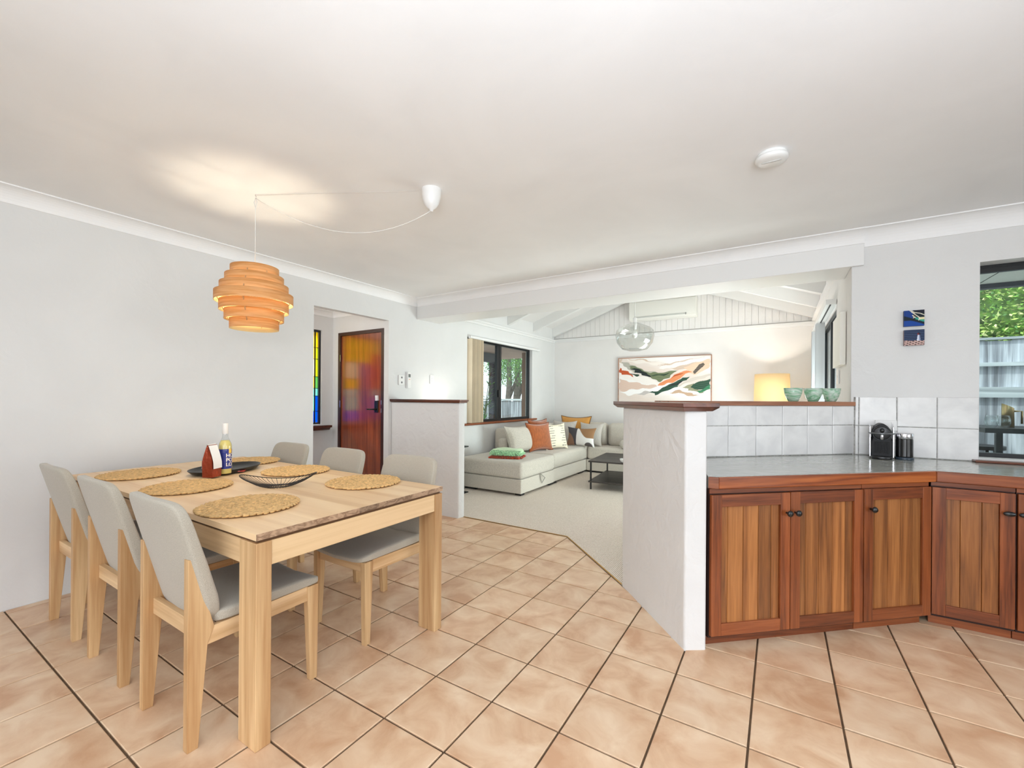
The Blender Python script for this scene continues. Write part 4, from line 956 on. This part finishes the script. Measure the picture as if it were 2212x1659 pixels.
# ------------------------------------------------------------------ wall art, air conditioner, glass pendant, lamp
def blend(a, b_, t): t = max(0, min(1, t)); return tuple(a[i]*(1-t)+b_[i]*t for i in range(3))
def inpoly(x, y, P):
    c = False; n = len(P)
    for i in range(n):
        (x1_, y1_), (x2_, y2_) = P[i], P[(i+1) % n]
        if (y1_ > y) != (y2_ > y) and x < (x2_-x1_)*(y-y1_)/(y2_-y1_)+x1_: c = not c
    return c
def A(L_): return [((x-170)/1835, 1-(y-(335-(x-170)*.0447)-0)/(1010)) for x, y in L_]
ART = [((236,230,224), A([(180,400),(300,470),(520,690),(760,760),(1040,860),(980,900),(700,880),(400,820),(180,700)])),
 ((214,188,172), A([(180,800),(420,850),(650,900),(950,930),(1000,960),(800,1000),(600,1030),(330,1080),(180,1080)])),
 ((242,240,238), A([(200,1110),(500,1020),(850,990),(1050,930),(1300,830),(1200,960),(950,1040),(600,1120),(400,1170)])),
 ((206,184,166), A([(350,340),(700,330),(1000,420),(1250,430),(1500,350),(1900,290),(1990,300),(1990,420),(1800,540),(1500,560),(1200,540),(900,440),(600,400)])),
 ((234,226,218), A([(330,350),(600,360),(900,400),(1140,440),(1080,475),(850,450),(600,420),(380,400)])),
 ((238,232,226), A([(1030,510),(1300,440),(1700,330),(1990,280),(1990,330),(1600,430),(1300,530),(1100,560)])),
 ((226,196,170), A([(1500,520),(1750,400),(1990,320),(1990,500),(1850,600),(1700,680),(1600,650)])),
 ((176,172,160), A([(220,390),(260,385),(420,470),(620,540),(850,620),(1000,640),(1200,600),(1420,560),(1300,620),(1100,720),(900,740),(700,700),(450,600),(300,500)])),
 ((108,118,88), A([(380,500),(600,530),(820,640),(1000,640),(1250,600),(1400,570),(1260,680),(1240,740),(1100,800),(1060,830),(900,770),(700,650),(500,600)])),
 ((34,42,42), A([(430,545),(520,550),(700,610),(830,680),(870,740),(800,750),(650,700),(520,620)])),
 ((50,70,56), A([(400,650),(520,670),(620,700),(580,720),(440,690)])), ((44,66,50), A([(850,690),(1000,690),(1240,640),(1120,700),(980,715),(880,710)])),
 ((188,82,44), A([(175,550),(230,600),(360,620),(440,690),(495,755),(440,740),(330,705),(250,680),(175,640)])),
 ((222,138,92), A([(980,935),(1040,860),(1200,780),(1260,750),(1320,680),(1450,610),(1670,590),(1675,605),(1540,650),(1440,760),(1280,860),(1100,900)])),
 ((186,88,48), A([(1265,750),(1330,680),(1450,625),(1520,620),(1440,670),(1350,720)])),
 ((44,74,60), A([(810,1090),(900,1040),(1010,1045),(1100,960),(1250,880),(1440,780),(1500,720),(1630,705),(1560,790),(1430,850),(1400,930),(1240,1000),(1080,1080),(950,1140),(930,1100)])),
 ((34,40,44), A([(1180,960),(1300,870),(1480,820),(1440,860),(1300,920)])),
 ((150,148,120), A([(1500,940),(1700,850),(1800,880),(1760,960),(1900,1030),(1800,1060),(1600,1000)])),
 ((48,78,62), A([(1620,960),(1700,860),(1850,800),(2000,750),(2000,870),(1880,960),(1700,980)])), ((58,122,88), A([(1740,1030),(1880,960),(2000,860),(2000,970),(1800,1055)])),
 ((206,196,186), A([(1380,920),(1600,770),(1800,690),(2000,640),(2000,690),(1800,760),(1600,830),(1440,920)])),
 ((96,88,80), A([(1695,590),(1790,450),(1870,405),(1920,425),(1860,500),(1760,600),(1720,655),(1690,655)])),
 ((188,182,178), A([(560,1140),(700,1075),(830,1070),(820,1110),(720,1150)])), ((192,162,136), A([(1250,1070),(1420,1010),(1600,1050),(1800,1120),(1600,1120),(1400,1080)])),
 ((206,186,166), A([(180,345),(230,340),(240,400),(180,400)]))]
BB = {id(P): (min(p[0] for p in P), max(p[0] for p in P), min(p[1] for p in P), max(p[1] for p in P)) for _, P in ART}
def art_fn(u, v):
    w_ = .012*math.sin(u*37+v*21)+.008*math.sin(v*63-u*19)
    uu, vv = u+w_*.5, v+w_
    c = blend((238,236,233), (220,206,196), .5+.5*math.sin(vv*9+uu*4))
    for col, P in ART:
        if BB[id(P)][0] < uu < BB[id(P)][1] and BB[id(P)][2] < vv < BB[id(P)][3] and inpoly(uu, vv, P): c = col
    return blend(c, (240,238,234), .12*max(0, math.sin(u*60-v*150+3*math.sin(u*9))))
ar = empty('wall_art', (-1.77, 8.052, 1.625)); tag(ar, 'large framed abstract painting of green, rust and cream strokes on the far wall', 'painting')
b = MB().grid(lambda u, v: (-.785+1.57*u, 0, -.405+.81*v), 300, 160, sm=False); o = b.obj('painting', PV, ar); vcolor(o.data, lambda co: art_fn(co.x/1.57+.5, co.z/.81+.5))
MB().box(-.79, .79, .001, .04, -.41, .41).obj('backing', TRIM, ar)
frame_rect(ar, -.80, .80, -.42, .42, -.006, .044, .008, wood('art_frame_wood', (120,70,40), (176,116,72), 0, 8, .06, .4), 'picture_frame')
ac = empty('air_conditioner', (-1.76, 8.08, 2.70)); tag(ac, 'white wall mounted air conditioner high on the far gable', 'air conditioner')
MB().prism([(-.20, .04), (-.19, .012), (-.16, 0), (0, 0), (0, .34), (-.17, .34), (-.195, .32), (-.205, .25)], -.565, .565, axis='x').obj('casing', mat('ac_white', (226,226,220), .4), ac, bevel=.006)
MB().box(-.47, .42, -.206, -.188, .040, .060).obj('louvre', mat('ac_grey', (190,192,188), .5), ac); MB().box(.40, .405, -.209, -.2, .030, .065).obj('marker', BLACK, ac)
gp = empty('glass_pendant', (-1.52, 5.4, 0)); tag(gp, 'clear glass pendant shade hanging in the living room', 'lamp')
PG = thin_glass('pendant_glass', (240,242,240), .75, .04)
MB().lathe([(.028, 2.235), (.10, 2.205), (.19, 2.165), (.225, 2.13), (.232, 2.07), (.212, 1.98), (.15, 1.905), (.07, 1.885), (0, 1.883)], 48).obj('shade', PG, gp)
MB().lathe([(.006, 2.30), (.024, 2.29), (.026, 2.22), (.02, 2.15), (0, 2.15)], 24).obj('cap', PLAST, gp); MB().ball((0, 0, 2.09), .035, .035, .05).obj('bulb', mat('frosted_bulb', (240,240,236), .3), gp)
MB().tube([(0, 0, 2.29), (0, 0, 3.30)], .005, 6).obj('cord', CORD, gp); 
# table lamp with drum shade in the living room corner + its side table
st = empty('side_table', (-.095, 7.62, 0)); tag(st, 'side table behind the ledge under the drum lamp', 'table')
MB().cyl(.24, .60, .625, 32).obj('tabletop', OAKX, st)
for k in range(3): a = 2*PI*k/3; MB().tube([(.17*math.cos(a), .17*math.sin(a), .60), (.21*math.cos(a), .21*math.sin(a), 0)], .014, 8).obj('leg', OAKZ, st)
dl = empty('table_lamp', (-.095, 7.62, .626)); tag(dl, 'lit table lamp with cream drum shade behind the ledge', 'lamp')
MB().lathe([(0, 0), (.09, 0), (.10, .02), (.12, .15), (.09, .30), (.03, .38), (.012, .42), (.012, .70)], 32).obj('base', mat('lamp_ceramic', (206,196,180), .4), dl)
m, nt, N, L, B = nodes('lampshade'); B.inputs['Base Color'].default_value = (*s2l((244,226,190)), 1); B.inputs['Roughness'].default_value = .8
t_ = N.new('ShaderNodeBsdfTranslucent'); t_.inputs[0].default_value = (*s2l((255,240,208)), 1); mx = N.new('ShaderNodeMixShader'); mx.inputs[0].default_value = .55; L.new(B.outputs[0], mx.inputs[1]); L.new(t_.outputs[0], mx.inputs[2]); L.new(mx.outputs[0], N['Material Output'].inputs[0]); SHD = m
MB().lathe([(.236, .60), (.226, 1.045), (.223, 1.045), (.233, .60), (.236, .60)], 56).obj('lamp_shade', SHD, dl)
MB().ball((0, 0, .80), .03, .03, .04).obj('bulb', BULB, dl); light('table_lamp_bulb', 'POINT', (-.095, 7.62, 1.45), 24, (1, .90, .76), rad=.04)
# uplight hidden behind the low wall
bs = empty('black_side_table', (-3.735, 4.50, 0), 0); tag(bs, 'thin black metal side table behind the low partition wall', 'table')
MB().box(-.17, .17, -.15, .22, 0, .016).obj('foot', BLACK, bs); MB().box(-.16, -.13, -.015, .015, .016, .62).obj('post', BLACK, bs); MB().box(-.17, .17, -.15, .22, .62, .636).obj('tabletop', BLACK, bs)
ul = empty('uplight_lamp', (-3.69, 4.42, .637)); tag(ul, 'small lamp behind the low partition throwing light up the wall', 'lamp')
MB().lathe([(0, 0), (.07, 0), (.07, .012), (.012, .02), (.012, .30)], 24).obj('base', BLACK, ul)
MB().lathe([(.05, .30), (.075, .46), (.073, .46), (.048, .30)], 32).obj('lamp_shade', PLAST, ul); MB().ball((0, 0, .36), .02, .02, .025).obj('bulb', BULB, ul)
light('uplight_bulb', 'POINT', (-3.69, 4.42, 1.045), 6, (1, .94, .85), rad=.03)

# ------------------------------------------------------------------ sofa
sf = empty('sofa', (-3.88, 8.04, 0)); tag(sf, 'large light grey sectional sofa with chaise in the corner', 'sofa')
ox, oy = 3.88, -8.04
def cushion_box(name, x0, x1, y0, y1, z0, z1, r_=.035, m_=SOFAF, bulge=0, seg=4):
    b = MB(); b.box(x0, x1, y0, y1, z0, z1); o = b.obj(name, m_, sf, bevel=r_, seg=seg); o.location = (ox, oy, 0); o.location = (ox, oy, 0)
    return o
cushion_box('chaise_base', -3.84, -2.835, 4.885, 5.866, .035, .222, .012)
cushion_box('chaise_cushion', -3.86, -2.825, 4.875, 5.872, .224, .445, .045)
cushion_box('seat_base', -3.84, -2.85, 5.876, 7.135, .035, .226, .012)
cushion_box('seat_cushion', -3.62, -2.838, 5.876, 7.140, .228, .452, .055)
cushion_box('seat_base', -2.846, -1.25, 7.165, 7.98, .035, .226, .012)
cushion_box('seat_cushion', -2.834, -1.95, 7.155, 7.72, .228, .450, .05); cushion_box('seat_cushion', -1.945, -1.25, 7.155, 7.72, .228, .450, .05)
cushion_box('seat_cushion', -3.62, -2.838, 7.145, 7.72, .228, .450, .05)
cushion_box('seat_base', -3.84, -2.85, 7.14, 7.98, .035, .226, .012)
cushion_box('backrest', -3.88, -3.64, 5.80, 7.98, .10, .80, .06); cushion_box('backrest', -3.63, -1.25, 7.74, 7.99, .10, .80, .06)
cushion_box('back_cushion', -3.66, -3.44, 6.42, 7.12, .43, .845, .09); cushion_box('back_cushion', -3.40, -2.62, 7.52, 7.76, .43, .850, .09); cushion_box('back_cushion', -2.60, -1.82, 7.52, 7.76, .43, .850, .09)
cushion_box('armrest', -3.72, -3.55, 5.66, 5.80, .44, .66, .05)
cushion_box('bolster', -2.255, -1.30, 7.10, 7.46, .452, .60, .07)
for x0_, x1_, y0_, y1_ in ((-3.78,-3.6,4.93,5.0), (-2.95,-2.86,4.93,5.02), (-2.95,-2.86,5.75,6.0), (-2.95,-2.87,6.9,7.1), (-2.80,-2.4,7.19,7.23), (-3.8,-3.7,5.7,5.8)): MB().box(x0_, x1_, y0_, y1_, .005, .0345).obj('foot', BLACK, sf).location = (ox, oy, 0)
o = MB().tube([(-2.824, 5.40, .235), (-2.812, 5.43, .21), (-2.80, 5.50, .165), (-2.812, 5.43, .10), (-2.822, 5.41, .15), (-2.824, 5.40, .235)], .006, 6).obj('pull_strap', fabric('strap_grey', (150,146,138)), sf); o.location = (ox, oy, 0)

def pillow_mesh(w, h, t, m_, name='cushion', n=22, fn=None, pipe=None, pinch=.15):
    b = MB()
    def pt(u, v, s):
        a, c_ = u*2-1, v*2-1
        ex = 1-pinch*(1-a*a)*(abs(c_)**2); ey = 1-pinch*(1-c_*c_)*(abs(a)**2)
        th = t/2*(max(0, (1-a**2))**.45)*(max(0, (1-c_**2))**.45)
        return (a*w/2*ey, s*th, h/2+c_*h/2*ex)
    b.grid(lambda u, v: pt(u, v, -1), n, n); b.grid(lambda u, v: pt(1-u, v, 1), n, n)
    me = b.mesh(name, m_)
    if fn: vcolor(me, lambda co: fn(co.x/w+.5, co.z/h, co.y))
    return me
def pillow(w, h, t, m_, loc, rz, lean, label, fn=None, pipe=None, n=22, roll=0):
    o = bpy.data.objects.new('cushion', pillow_mesh(w, h, t, m_, n=n, fn=fn)); COL.objects.link(o)
    o.location = loc; o.rotation_euler = (lean, roll, rz); tag(o, label, 'cushion', 'scatter cushions on the sofa')
    if pipe:
        pts = []
        for s_, (a0, b0, a1, b1) in enumerate(((-1,-1,1,-1), (1,-1,1,1), (1,1,-1,1), (-1,1,-1,-1))):
            for k in range(12):
                f = k/12; a, c_ = a0+(a1-a0)*f, b0+(b1-b0)*f; ex = 1-.15*(1-a*a)*(abs(c_)**2); ey = 1-.15*(1-c_*c_)*(abs(a)**2); pts.append((a*w/2*ey, 0, h/2+c_*h/2*ex))
        MB().tube(pts, .008, 6, closed=True).obj('piping', pipe, o)
    return o
RUST = fabric('rust_velvet', (166,90,44), .10, 60, .3, .7, .8); RUSTP = mat('rust_piping', (120,58,26), .7)
MUST = fabric('mustard_linen', (208,150,78), .08, 300); MUSTP = mat('mustard_piping', (120,86,50), .7)
GREYP = fabric('grey_linen', (196,190,182), .1, 300); CREAM = vmat('cream_print', .85, .4); LUMB = vmat('abstract_print', .85, .3)
def cream(u, v, y):
    r_ = int(v*11); f = v*11-r_
    if .42 < f < .62 and .12+.05*(r_ % 3) < u % .5 < .34+.03*(r_ % 2) and .04 < v < .97: return (70,64,58)
    return (238,230,208)
def lumb(u, v, y):
    if y > 0: return (222,220,214)
    c = (240,238,234)
    if u < .40:
        c = (84,82,86)
        if (u+.12)**2/.20+(v-.12)**2/.42 < 1: c = (150,116,96)
    d = .46+.10*math.sin((v-.5)*3)
    if u > .42 and v > .42+.50*math.exp(-((u-.40)/.20)**2) and v > .44: c = (160,122,88)
    if (u-.80)**2/.020+(v+.02)**2/.06 < 1: c = (98,90,88)
    return c
SZ = .452
pillow(.62, .44, .24, SOFAF, (-3.32, 5.80, SZ-.006), PI/2-.12, -.34, 'big grey sofa cushion leaning at the chaise end')
pillow(.50, .50, .17, RUST, (-3.34, 6.46, SZ-.004), PI/2-.20, -.24, 'rust velvet cushion behind the other rust one, darker and mostly hidden', pipe=RUSTP)
pillow(.50, .46, .18, RUST, (-3.19, 6.14, SZ-.004), PI/2-.36, -.24, 'rust orange velvet cushion with piping, front one', pipe=RUSTP)
pillow(.48, .44, .15, CREAM, (-3.07, 6.47, SZ-.004), PI/2-.40, -.24, 'cream cushion with short black dashes', fn=cream, n=60)
pillow(.60, .52, .14, MUST, (-3.17, 7.40, SZ-.004), 0, -.14, 'mustard linen cushion peeking above the grey ones', pipe=MUSTP)
pillow(.47, .44, .16, GREYP, (-3.33, 7.27, SZ-.004), .12, -.20, 'plain grey linen cushion left of the patterned one, in the corner')
pillow(.47, .42, .16, GREYP, (-2.83, 7.28, SZ-.004), -.12, -.20, 'plain grey linen cushion behind the right end of the patterned one')
pillow(.56, .34, .13, LUMB, (-2.93, 7.08, SZ-.004), -.08, -.22, 'rectangular cushion printed with brown, grey and white shapes', fn=lumb, n=60)
# folded throws
tw = empty('throw_blanket', (-3.30, 5.25, .452), .32); tag(tw, 'folded green throw with fringe lying on an orange one', 'blanket')
GRN = fabric('green_wool', (204,234,190), .08, 120); GRF = fabric('green_fringe', (164,218,164), .3, 90); ORG = fabric('orange_wool', (214,88,44), .12, 120)
def soft(nm, x0_, x1_, y0_, y1_, z0_, z1_, m_, par, r_=.02, wob=.006):
    def fn(u, v):
        x, y = x0_+(x1_-x0_)*u, y0_+(y1_-y0_)*v; e_ = min(u, 1-u, v, 1-v)*8
        return (x, y, z1_-(z1_-z0_)*.5*max(0, 1-e_)**2+wob*math.sin(u*9+v*5)*min(1, e_))
    b = MB().grid(fn, 20, 16); b.grid(lambda u, v: (x0_+(x1_-x0_)*(1-u), y0_+(y1_-y0_)*v, z0_), 20, 16)
    ring = [(0, j) for j in range(17)]
    for edge in (lambda t: (t, 0), lambda t: (1, t), lambda t: (1-t, 1), lambda t: (0, 1-t)):
        b.grid(lambda u, v, edge=edge: (lambda p, q_: (p[0], p[1], p[2]*v+q_*(1-v)))(fn(*edge(u)), z0_), 16, 2)
    return b.obj(nm, m_, par)
soft('green_fold', -.20, .23, -.16, .16, .035, .112, GRN, tw)
b = MB(); rr = random.Random(3)
for k in range(150):
    u = rr.random(); x = -.18+.43*u; y = -.165-rr.random()*.03; b.tube([(x, -.14, .095+rr.random()*.012), (x+rr.uniform(-.01, .01), y-.004, .070), (x+rr.uniform(-.015, .015), y-.012-rr.random()*.015, .038)], .0045, 4)
for k in range(70):
    y = -.15+.3*rr.random(); x = .225+rr.random()*.02; b.tube([(.20, y, .072), (x, y, .055), (x+.015, y+rr.uniform(-.01, .01), .038)], .0045, 4)
tag(b.obj('fringe', GRF, tw), kind='stuff')
tw2 = empty('orange_throw', (-3.30, 5.25, .4465), .32); tag(tw2, 'folded orange throw with dark fringe under the green throw', 'blanket')
soft('orange_fold', -.205, .24, -.185, .165, 0, .034, ORG, tw2, wob=.002)
b = MB()
for k in range(110): x = -.19+.42*rr.random(); b.tube([(x, -.18, .018), (x+rr.uniform(-.01, .01), -.20-.015*rr.random(), .006)], .004, 4)
for k in range(60): y = -.17+.32*rr.random(); b.tube([(.235, y, .018), (.258+.012*rr.random(), y, .006)], .004, 4)
tag(b.obj('fringe', fabric('rust_fringe', (176,62,30), .4, 90), tw2), kind='stuff')
# coffee table
ct = empty('coffee_table', (-2.255, 5.855, .004), .09); tag(ct, 'black metal coffee table with lower shelf on the carpet', 'table')
DK = wood('dark_stained', (34,30,28), (62,56,52), 0, 8, .06, .45, rnd=.03)
MB().box(-.03, .86, -.03, .99, .385, .405).obj('tabletop', DK, ct); MB().box(-.03, .86, -.03, .99, .10, .118).obj('shelf', DK, ct)
for x in (0, .82):
    for y in (0, .95): MB().box(x-.010, x+.010, y-.010, y+.010, 0, .384).obj('leg', BLACK, ct)
mg = MB().lathe([(0, 0), (.035, 0), (.05, .02), (.06, .05), (.057, .05), (.045, .02), (0, .006)], 28).obj('small_dish', PLAST, loc=(-1.80, 5.92, .4095)); tag(mg, 'white dish on the black coffee table by the white wall', 'dish')

# ------------------------------------------------------------------ outdoors
gnd = struct('ground', MB().box(-26, 22, -14, 40, -.42, -.32), mat('ground_garden', (104,98,80), .95, bump=.6, bscale=12, bdist=.03, var=.3, vscale=2))
struct('terrace', MB().box(-8.5, -4.07, 4.3, 13.5, -.32, -.05), mat('terrace_paving', (150,140,128), .8, var=.1)); struct('terrace_right', MB().box(.60, 6, 4.23, 7.1, -.32, -.05), mat('terrace_deck', (140,132,122), .8, var=.1))
LEAF = [mat('leaf_%d' % i, c, .6, var=.3, vscale=3, rnd=.2) for i, c in enumerate(((124,168,66), (172,200,98), (78,122,54), (216,226,138)))]
def leafcloud(name, parent, c, r_, n, size, seed, lf=1.0, droop=0, mats=LEAF, long=1.8):
    rr = random.Random(seed); b = MB()
    for k in range(n):
        d = Vector((rr.gauss(0, 1), rr.gauss(0, 1), rr.gauss(0, 1))).normalized()*(rr.random()**.4)
        p = Vector((c[0]+d.x*r_[0], c[1]+d.y*r_[1], c[2]+d.z*r_[2]))
        a = Vector((rr.gauss(0, 1), rr.gauss(0, 1), rr.gauss(0, .6)-droop)).normalized(); s_ = a.cross(Vector((rr.gauss(0, 1), rr.gauss(0, 1), rr.gauss(0, 1)))).normalized()
        L_ = size*rr.uniform(.6, 1.3)*long; w_ = size*rr.uniform(.3, .55)
        q_ = a.cross(s_)*w_*.3
        b.add([p, p+a*L_*.5+s_*w_+q_, p+a*L_, p+a*L_*.5-s_*w_+q_], [(0, 1, 2, 3)], rr.randrange(len(mats)))
    return tag(b.obj(name, mats, parent), kind='stuff')
FW = wood('fence_paling', (104,104,110), (196,198,206), 2, 7, .05, .85, rnd=.22, mid=(150,152,160), bump=.4); FR = wood('fence_rail', (150,154,158), (200,204,208), 0, 7, .05, .8, rnd=.05)
fe = empty('fence', (0, 6.6, 0)); tag(fe, 'weathered grey timber paling fence outside the kitchen window', 'fence')
rr = random.Random(5); x = .9
while x < 5.2:
    w_ = rr.uniform(.082, .098); yy = rr.choice((0, .016)); MB().box(x+.002, x+w_-.002, .03+yy, .045+yy, -.32, 1.93+rr.uniform(-.006, .006)).obj('paling', FW, fe); x += w_*.97
for z0_, z1_ in ((1.66, 1.70), (1.33, 1.44), (.55, .66)): MB().box(.9, 5.25, -.012, .0285, z0_, z1_).obj('rail', FR, fe)
MB().box(.88, 5.27, .005, .07, 1.94, 1.965).obj('capping', FR, fe)
hd = empty('hedge', (3.9, 8.0, 0)); tag(hd, 'leafy green hedge rising behind the paling fence', 'hedge')
leafcloud('foliage', hd, (0, 0, 2.6), (2.9, .9, 1.9), 24000, .031, 1, mats=[LEAF[0], LEAF[1], LEAF[3], LEAF[2]])
MB().ball((.2, .8, 1.9), 2.6, .5, 1.8, 20, 14).obj('inner_growth', mat('hedge_core', (70,96,38), .9, var=.5, vscale=9), hd)
for k in range(5): MB().tube([(-2.2+.8*k, .1, -.32), (-2.1+.8*k, .05, 1.6), (-1.9+.8*k, -.3, 2.9)], [.05, .04, .012], 7).obj('stem', mat('bark', (90,74,60), .9, var=.2), hd)
pg = struct('verandah_roof', MB().box(.60, 5.2, 4.23, 5.25, 2.272, 2.40), mat('soffit_grey', (222,220,214), .8)); MB().box(.60, 5.2, 5.20, 5.28, 2.235, 2.40).obj('fascia', NAVY, pg); MB().box(1.40, 1.405, 4.25, 5.18, 2.2695, 2.272).obj('joint', BLACK, pg)
# high outdoor table with glasses, jug and stools
tt = empty('bar_table', (2.1, 5.62, -.05)); tag(tt, 'black outdoor bar table seen through the kitchen window', 'table')
MB().box(-.62, .75, -.33, .33, 1.075, 1.115).obj('tabletop', BLACK, tt)
for x_ in (-.52, .66):
    for y_ in (-.26, .26): MB().hexa([(x_-.02+.06*(1 if x_ < 0 else -1)*0, y_-.02, 0), (x_+.02, y_-.02, 0), (x_+.02, y_+.02, 0), (x_-.02, y_+.02, 0), (x_-.02, y_-.02, 1.074), (x_+.02, y_-.02, 1.074), (x_+.02, y_+.02, 1.074), (x_-.02, y_+.02, 1.074)]).obj('leg', BLACK, tt)
for (x_, y_), lb in zip(((1.548, 5.40), (1.633, 5.44)), ('clear stemless glass at the left end of the outdoor bar table', 'clear stemless glass next to the brass jug outdoors')):
    o = MB().lathe([(0, 0), (.022, 0), (.034, .012), (.043, .04), (.042, .07), (.035, .105), (.034, .105), (.041, .07), (.042, .04), (.033, .014), (0, .006)], 28).obj('wine_glass', CLEAR, loc=(x_, y_, 1.066)); tag(o, lb, 'glass', 'stemless glasses on the outdoor table')
jg = empty('jug', (1.712, 5.62, 1.066)); tag(jg, 'brass coloured jug with slanted rim on the outdoor table', 'jug')
BR = mat('brass', (176,150,108), .3, .8); n = 28; b = MB(); vs = [(.040*math.cos(2*PI*k/n), .040*math.sin(2*PI*k/n), 0) for k in range(n)]+[(.038*math.cos(2*PI*k/n), .038*math.sin(2*PI*k/n), .185-.022*math.cos(2*PI*k/n)) for k in range(n)]
b.add(vs, [(k, (k+1) % n, n+(k+1) % n, n+k) for k in range(n)]+[tuple(range(n-1, -1, -1))], 0, True); b.obj('body', BR, jg); MB().tube([(.036, 0, .14), (.085, 0, .14), (.085, 0, .03)], .008, 8).obj('handle', BR, jg)
def stool(loc, rz, label):
    t = empty('bar_stool', loc, rz); tag(t, label, 'stool')
    MB().cyl(.19, .74, .77, 28).obj('seat', BLACK, t)
    for a in range(4): g = PI/4+a*PI/2; MB().tube([(.13*math.cos(g), .13*math.sin(g), .74), (.22*math.cos(g), .22*math.sin(g), 0)], .012, 6).obj('leg', BLACK, t)
    return t
s1 = stool((1.80, 5.12, -.05), 0, 'black outdoor stool with woven curved back in front of the bar table')
b = MB()
for i in range(11):
    for sgn in (-1, 1):
        pts = []
        for k in range(9):
            f = k/8; u = (i-5)/5*.9+sgn*(f-.5)*.5
            if abs(u) > 1: continue
            x_ = u*.20*(1-.25*f); pts.append((x_, -.17-.03*(1-u*u), .78+.34*f*(1-.25*u*u)))
        if len(pts) > 2: b.tube(pts, .007, 5)
b.obj('woven_back', BLACK, s1)
MB().tube([(-.20, -.15, .77), (-.19, -.17, .95), (-.14, -.19, 1.08), (0, -.20, 1.12), (.14, -.19, 1.08), (.19, -.17, .95), (.20, -.15, .77)], .013, 8).obj('back_frame', BLACK, s1)
stool((1.66, 6.12, -.05), 0, 'round black outdoor stool at the far left side of the bar table').scale = (1, 1, 1.18)
# outside the left window: verandah, post, plants, fence, trees
vs_ = struct('verandah_soffit', MB().box(-6.6, -4.07, 4.2, 9.6, 2.32, 2.36), mat('soffit_timber', (190,164,156), .7, var=.06, vscale=3))
b = MB(); y = 4.2
while y < 9.6: b.box(-6.58, -4.08, y+.004, y+.116, 2.305, 2.3195); y += .12
tag(b.obj('board', mat('soffit_board', (196,168,160), .6, var=.05, vscale=4), vs_), kind='stuff')
vp = empty('verandah_post', (-5.66, 8.42, -.05)); tag(vp, 'navy verandah post and beam outside the left window', 'post')
MB().box(-.07, .07, -.07, .07, 0, 2.15).obj('post', NAVY, vp); MB().box(-.06, .06, -4.0, .06, 2.15, 2.35).obj('beam', NAVY, vp); MB().tube([(.10, .0, 0), (.10, 0, 2.2)], .032, 12).obj('downpipe', mat('downpipe', (150,156,168), .5), vp)
bp_ = MB().box(-4.93, -4.78, 8.5, 8.62, -.05, 2.30).obj('brown_post', mat('brown_paint', (126,88,62), .6)); tag(bp_, 'brown painted post at the right side of the view through the left window', 'post')
f2 = empty('fence', (0, 13.0, 0)); tag(f2, 'pale grey garden fence seen through the left window', 'fence')
b = MB(); rr = random.Random(8); x = -13.0
while x < -5.5:
    w_ = .10; b.box(x+.003, x+w_-.003, 0, .018+rr.choice((0, .012)), -.32, 1.17+rr.uniform(-.02, .02)); x += w_
tag(b.obj('paling', FW, f2), kind='stuff'); MB().box(-13, -5.5, -.03, .05, 1.18, 1.24).obj('capping', FR, f2)
BARK = mat('tree_bark', (104,92,84), .9, bump=1, bscale=14, bdist=.02, var=.25, vscale=8); WEEP = [LEAF[0], LEAF[2], mat('leaf_w', (120,164,96), .6, var=.2, rnd=.2), mat('leaf_w2', (84,132,72), .6, var=.2, rnd=.2)]
for k, (x_, y_, r_, lb) in enumerate(((-8.95, 14.3, .15, 'weeping tree with thick trunk behind the pale fence, left one'), (-10.05, 16.8, .22, 'weeping tree with thick trunk behind the pale fence, right one'), (-12.9, 15.0, .2, 'garden tree behind the verandah post'))):
    t = empty('tree', (x_, y_, -.32)); tag(t, lb, 'tree', 'garden trees beyond the fence')
    MB().tube([(0, 0, 0), (.03, 0, 1.2), (.1, 0, 2.2), (.0, .1, 3.4)], [r_, r_*.8, r_*.7, r_*.5], 12).obj('trunk', BARK, t)
    MB().tube([(.1, 0, 1.6), (.5, .1, 2.6), (.9, .1, 3.4)], [r_*.5, r_*.35, r_*.2], 8).obj('branch', BARK, t)
    leafcloud('foliage', t, (0, 0, 3.7), (1.5, 1.0, 1.65), 9000, .036, 20+k, droop=1.2, mats=WEEP, long=2.6)
sh = empty('garden_shrubs', (-8.2, 11.2, -.32)); tag(sh, 'green shrub filling the view left of the verandah post', 'shrub')
leafcloud('foliage', sh, (-.9, 0, 1.5), (.9, .7, 1.5), 3800, .05, 40, mats=LEAF)
MB().tube([(-.9, 0, 0), (-.9, 0, 1.8)], .05, 7).obj('stem', BARK, sh)
ol = empty('oleander', (-4.72, 6.55, -.05)); tag(ol, 'long leaved plant close to the outside of the left window', 'plant')
OLM = mat('oleander_leaf', (104,158,84), .4, var=.25, vscale=3, rnd=.2)
rr = random.Random(11)
for k in range(9):
    a = rr.random()*6.28; top = Vector((.28*math.cos(a), .30*math.sin(a), rr.uniform(1.3, 2.0))); MB().tube([(0, 0, 0), tuple(top*.5+Vector((0, 0, .1))), tuple(top)], [.012, .009, .005], 5).obj('stem', mat('oleander_stem%d' % k, (110,120,70), .7), ol)
    b = MB()
    for j in range(46):
        f = rr.uniform(.35, 1); p = top*f; g = rr.random()*6.28; dv = Vector((math.cos(g), math.sin(g), rr.uniform(-.2, .9))).normalized(); s_ = dv.cross(Vector((0, 0, 1))).normalized(); L_ = rr.uniform(.14, .24)
        up = dv.cross(s_)*.01
        b.add([p, p+dv*L_*.5+s_*.014+up, p+dv*L_-Vector((0, 0, .02)), p+dv*L_*.5-s_*.014+up], [(0, 1, 2, 3)])
    b.obj('leaves', OLM, ol)
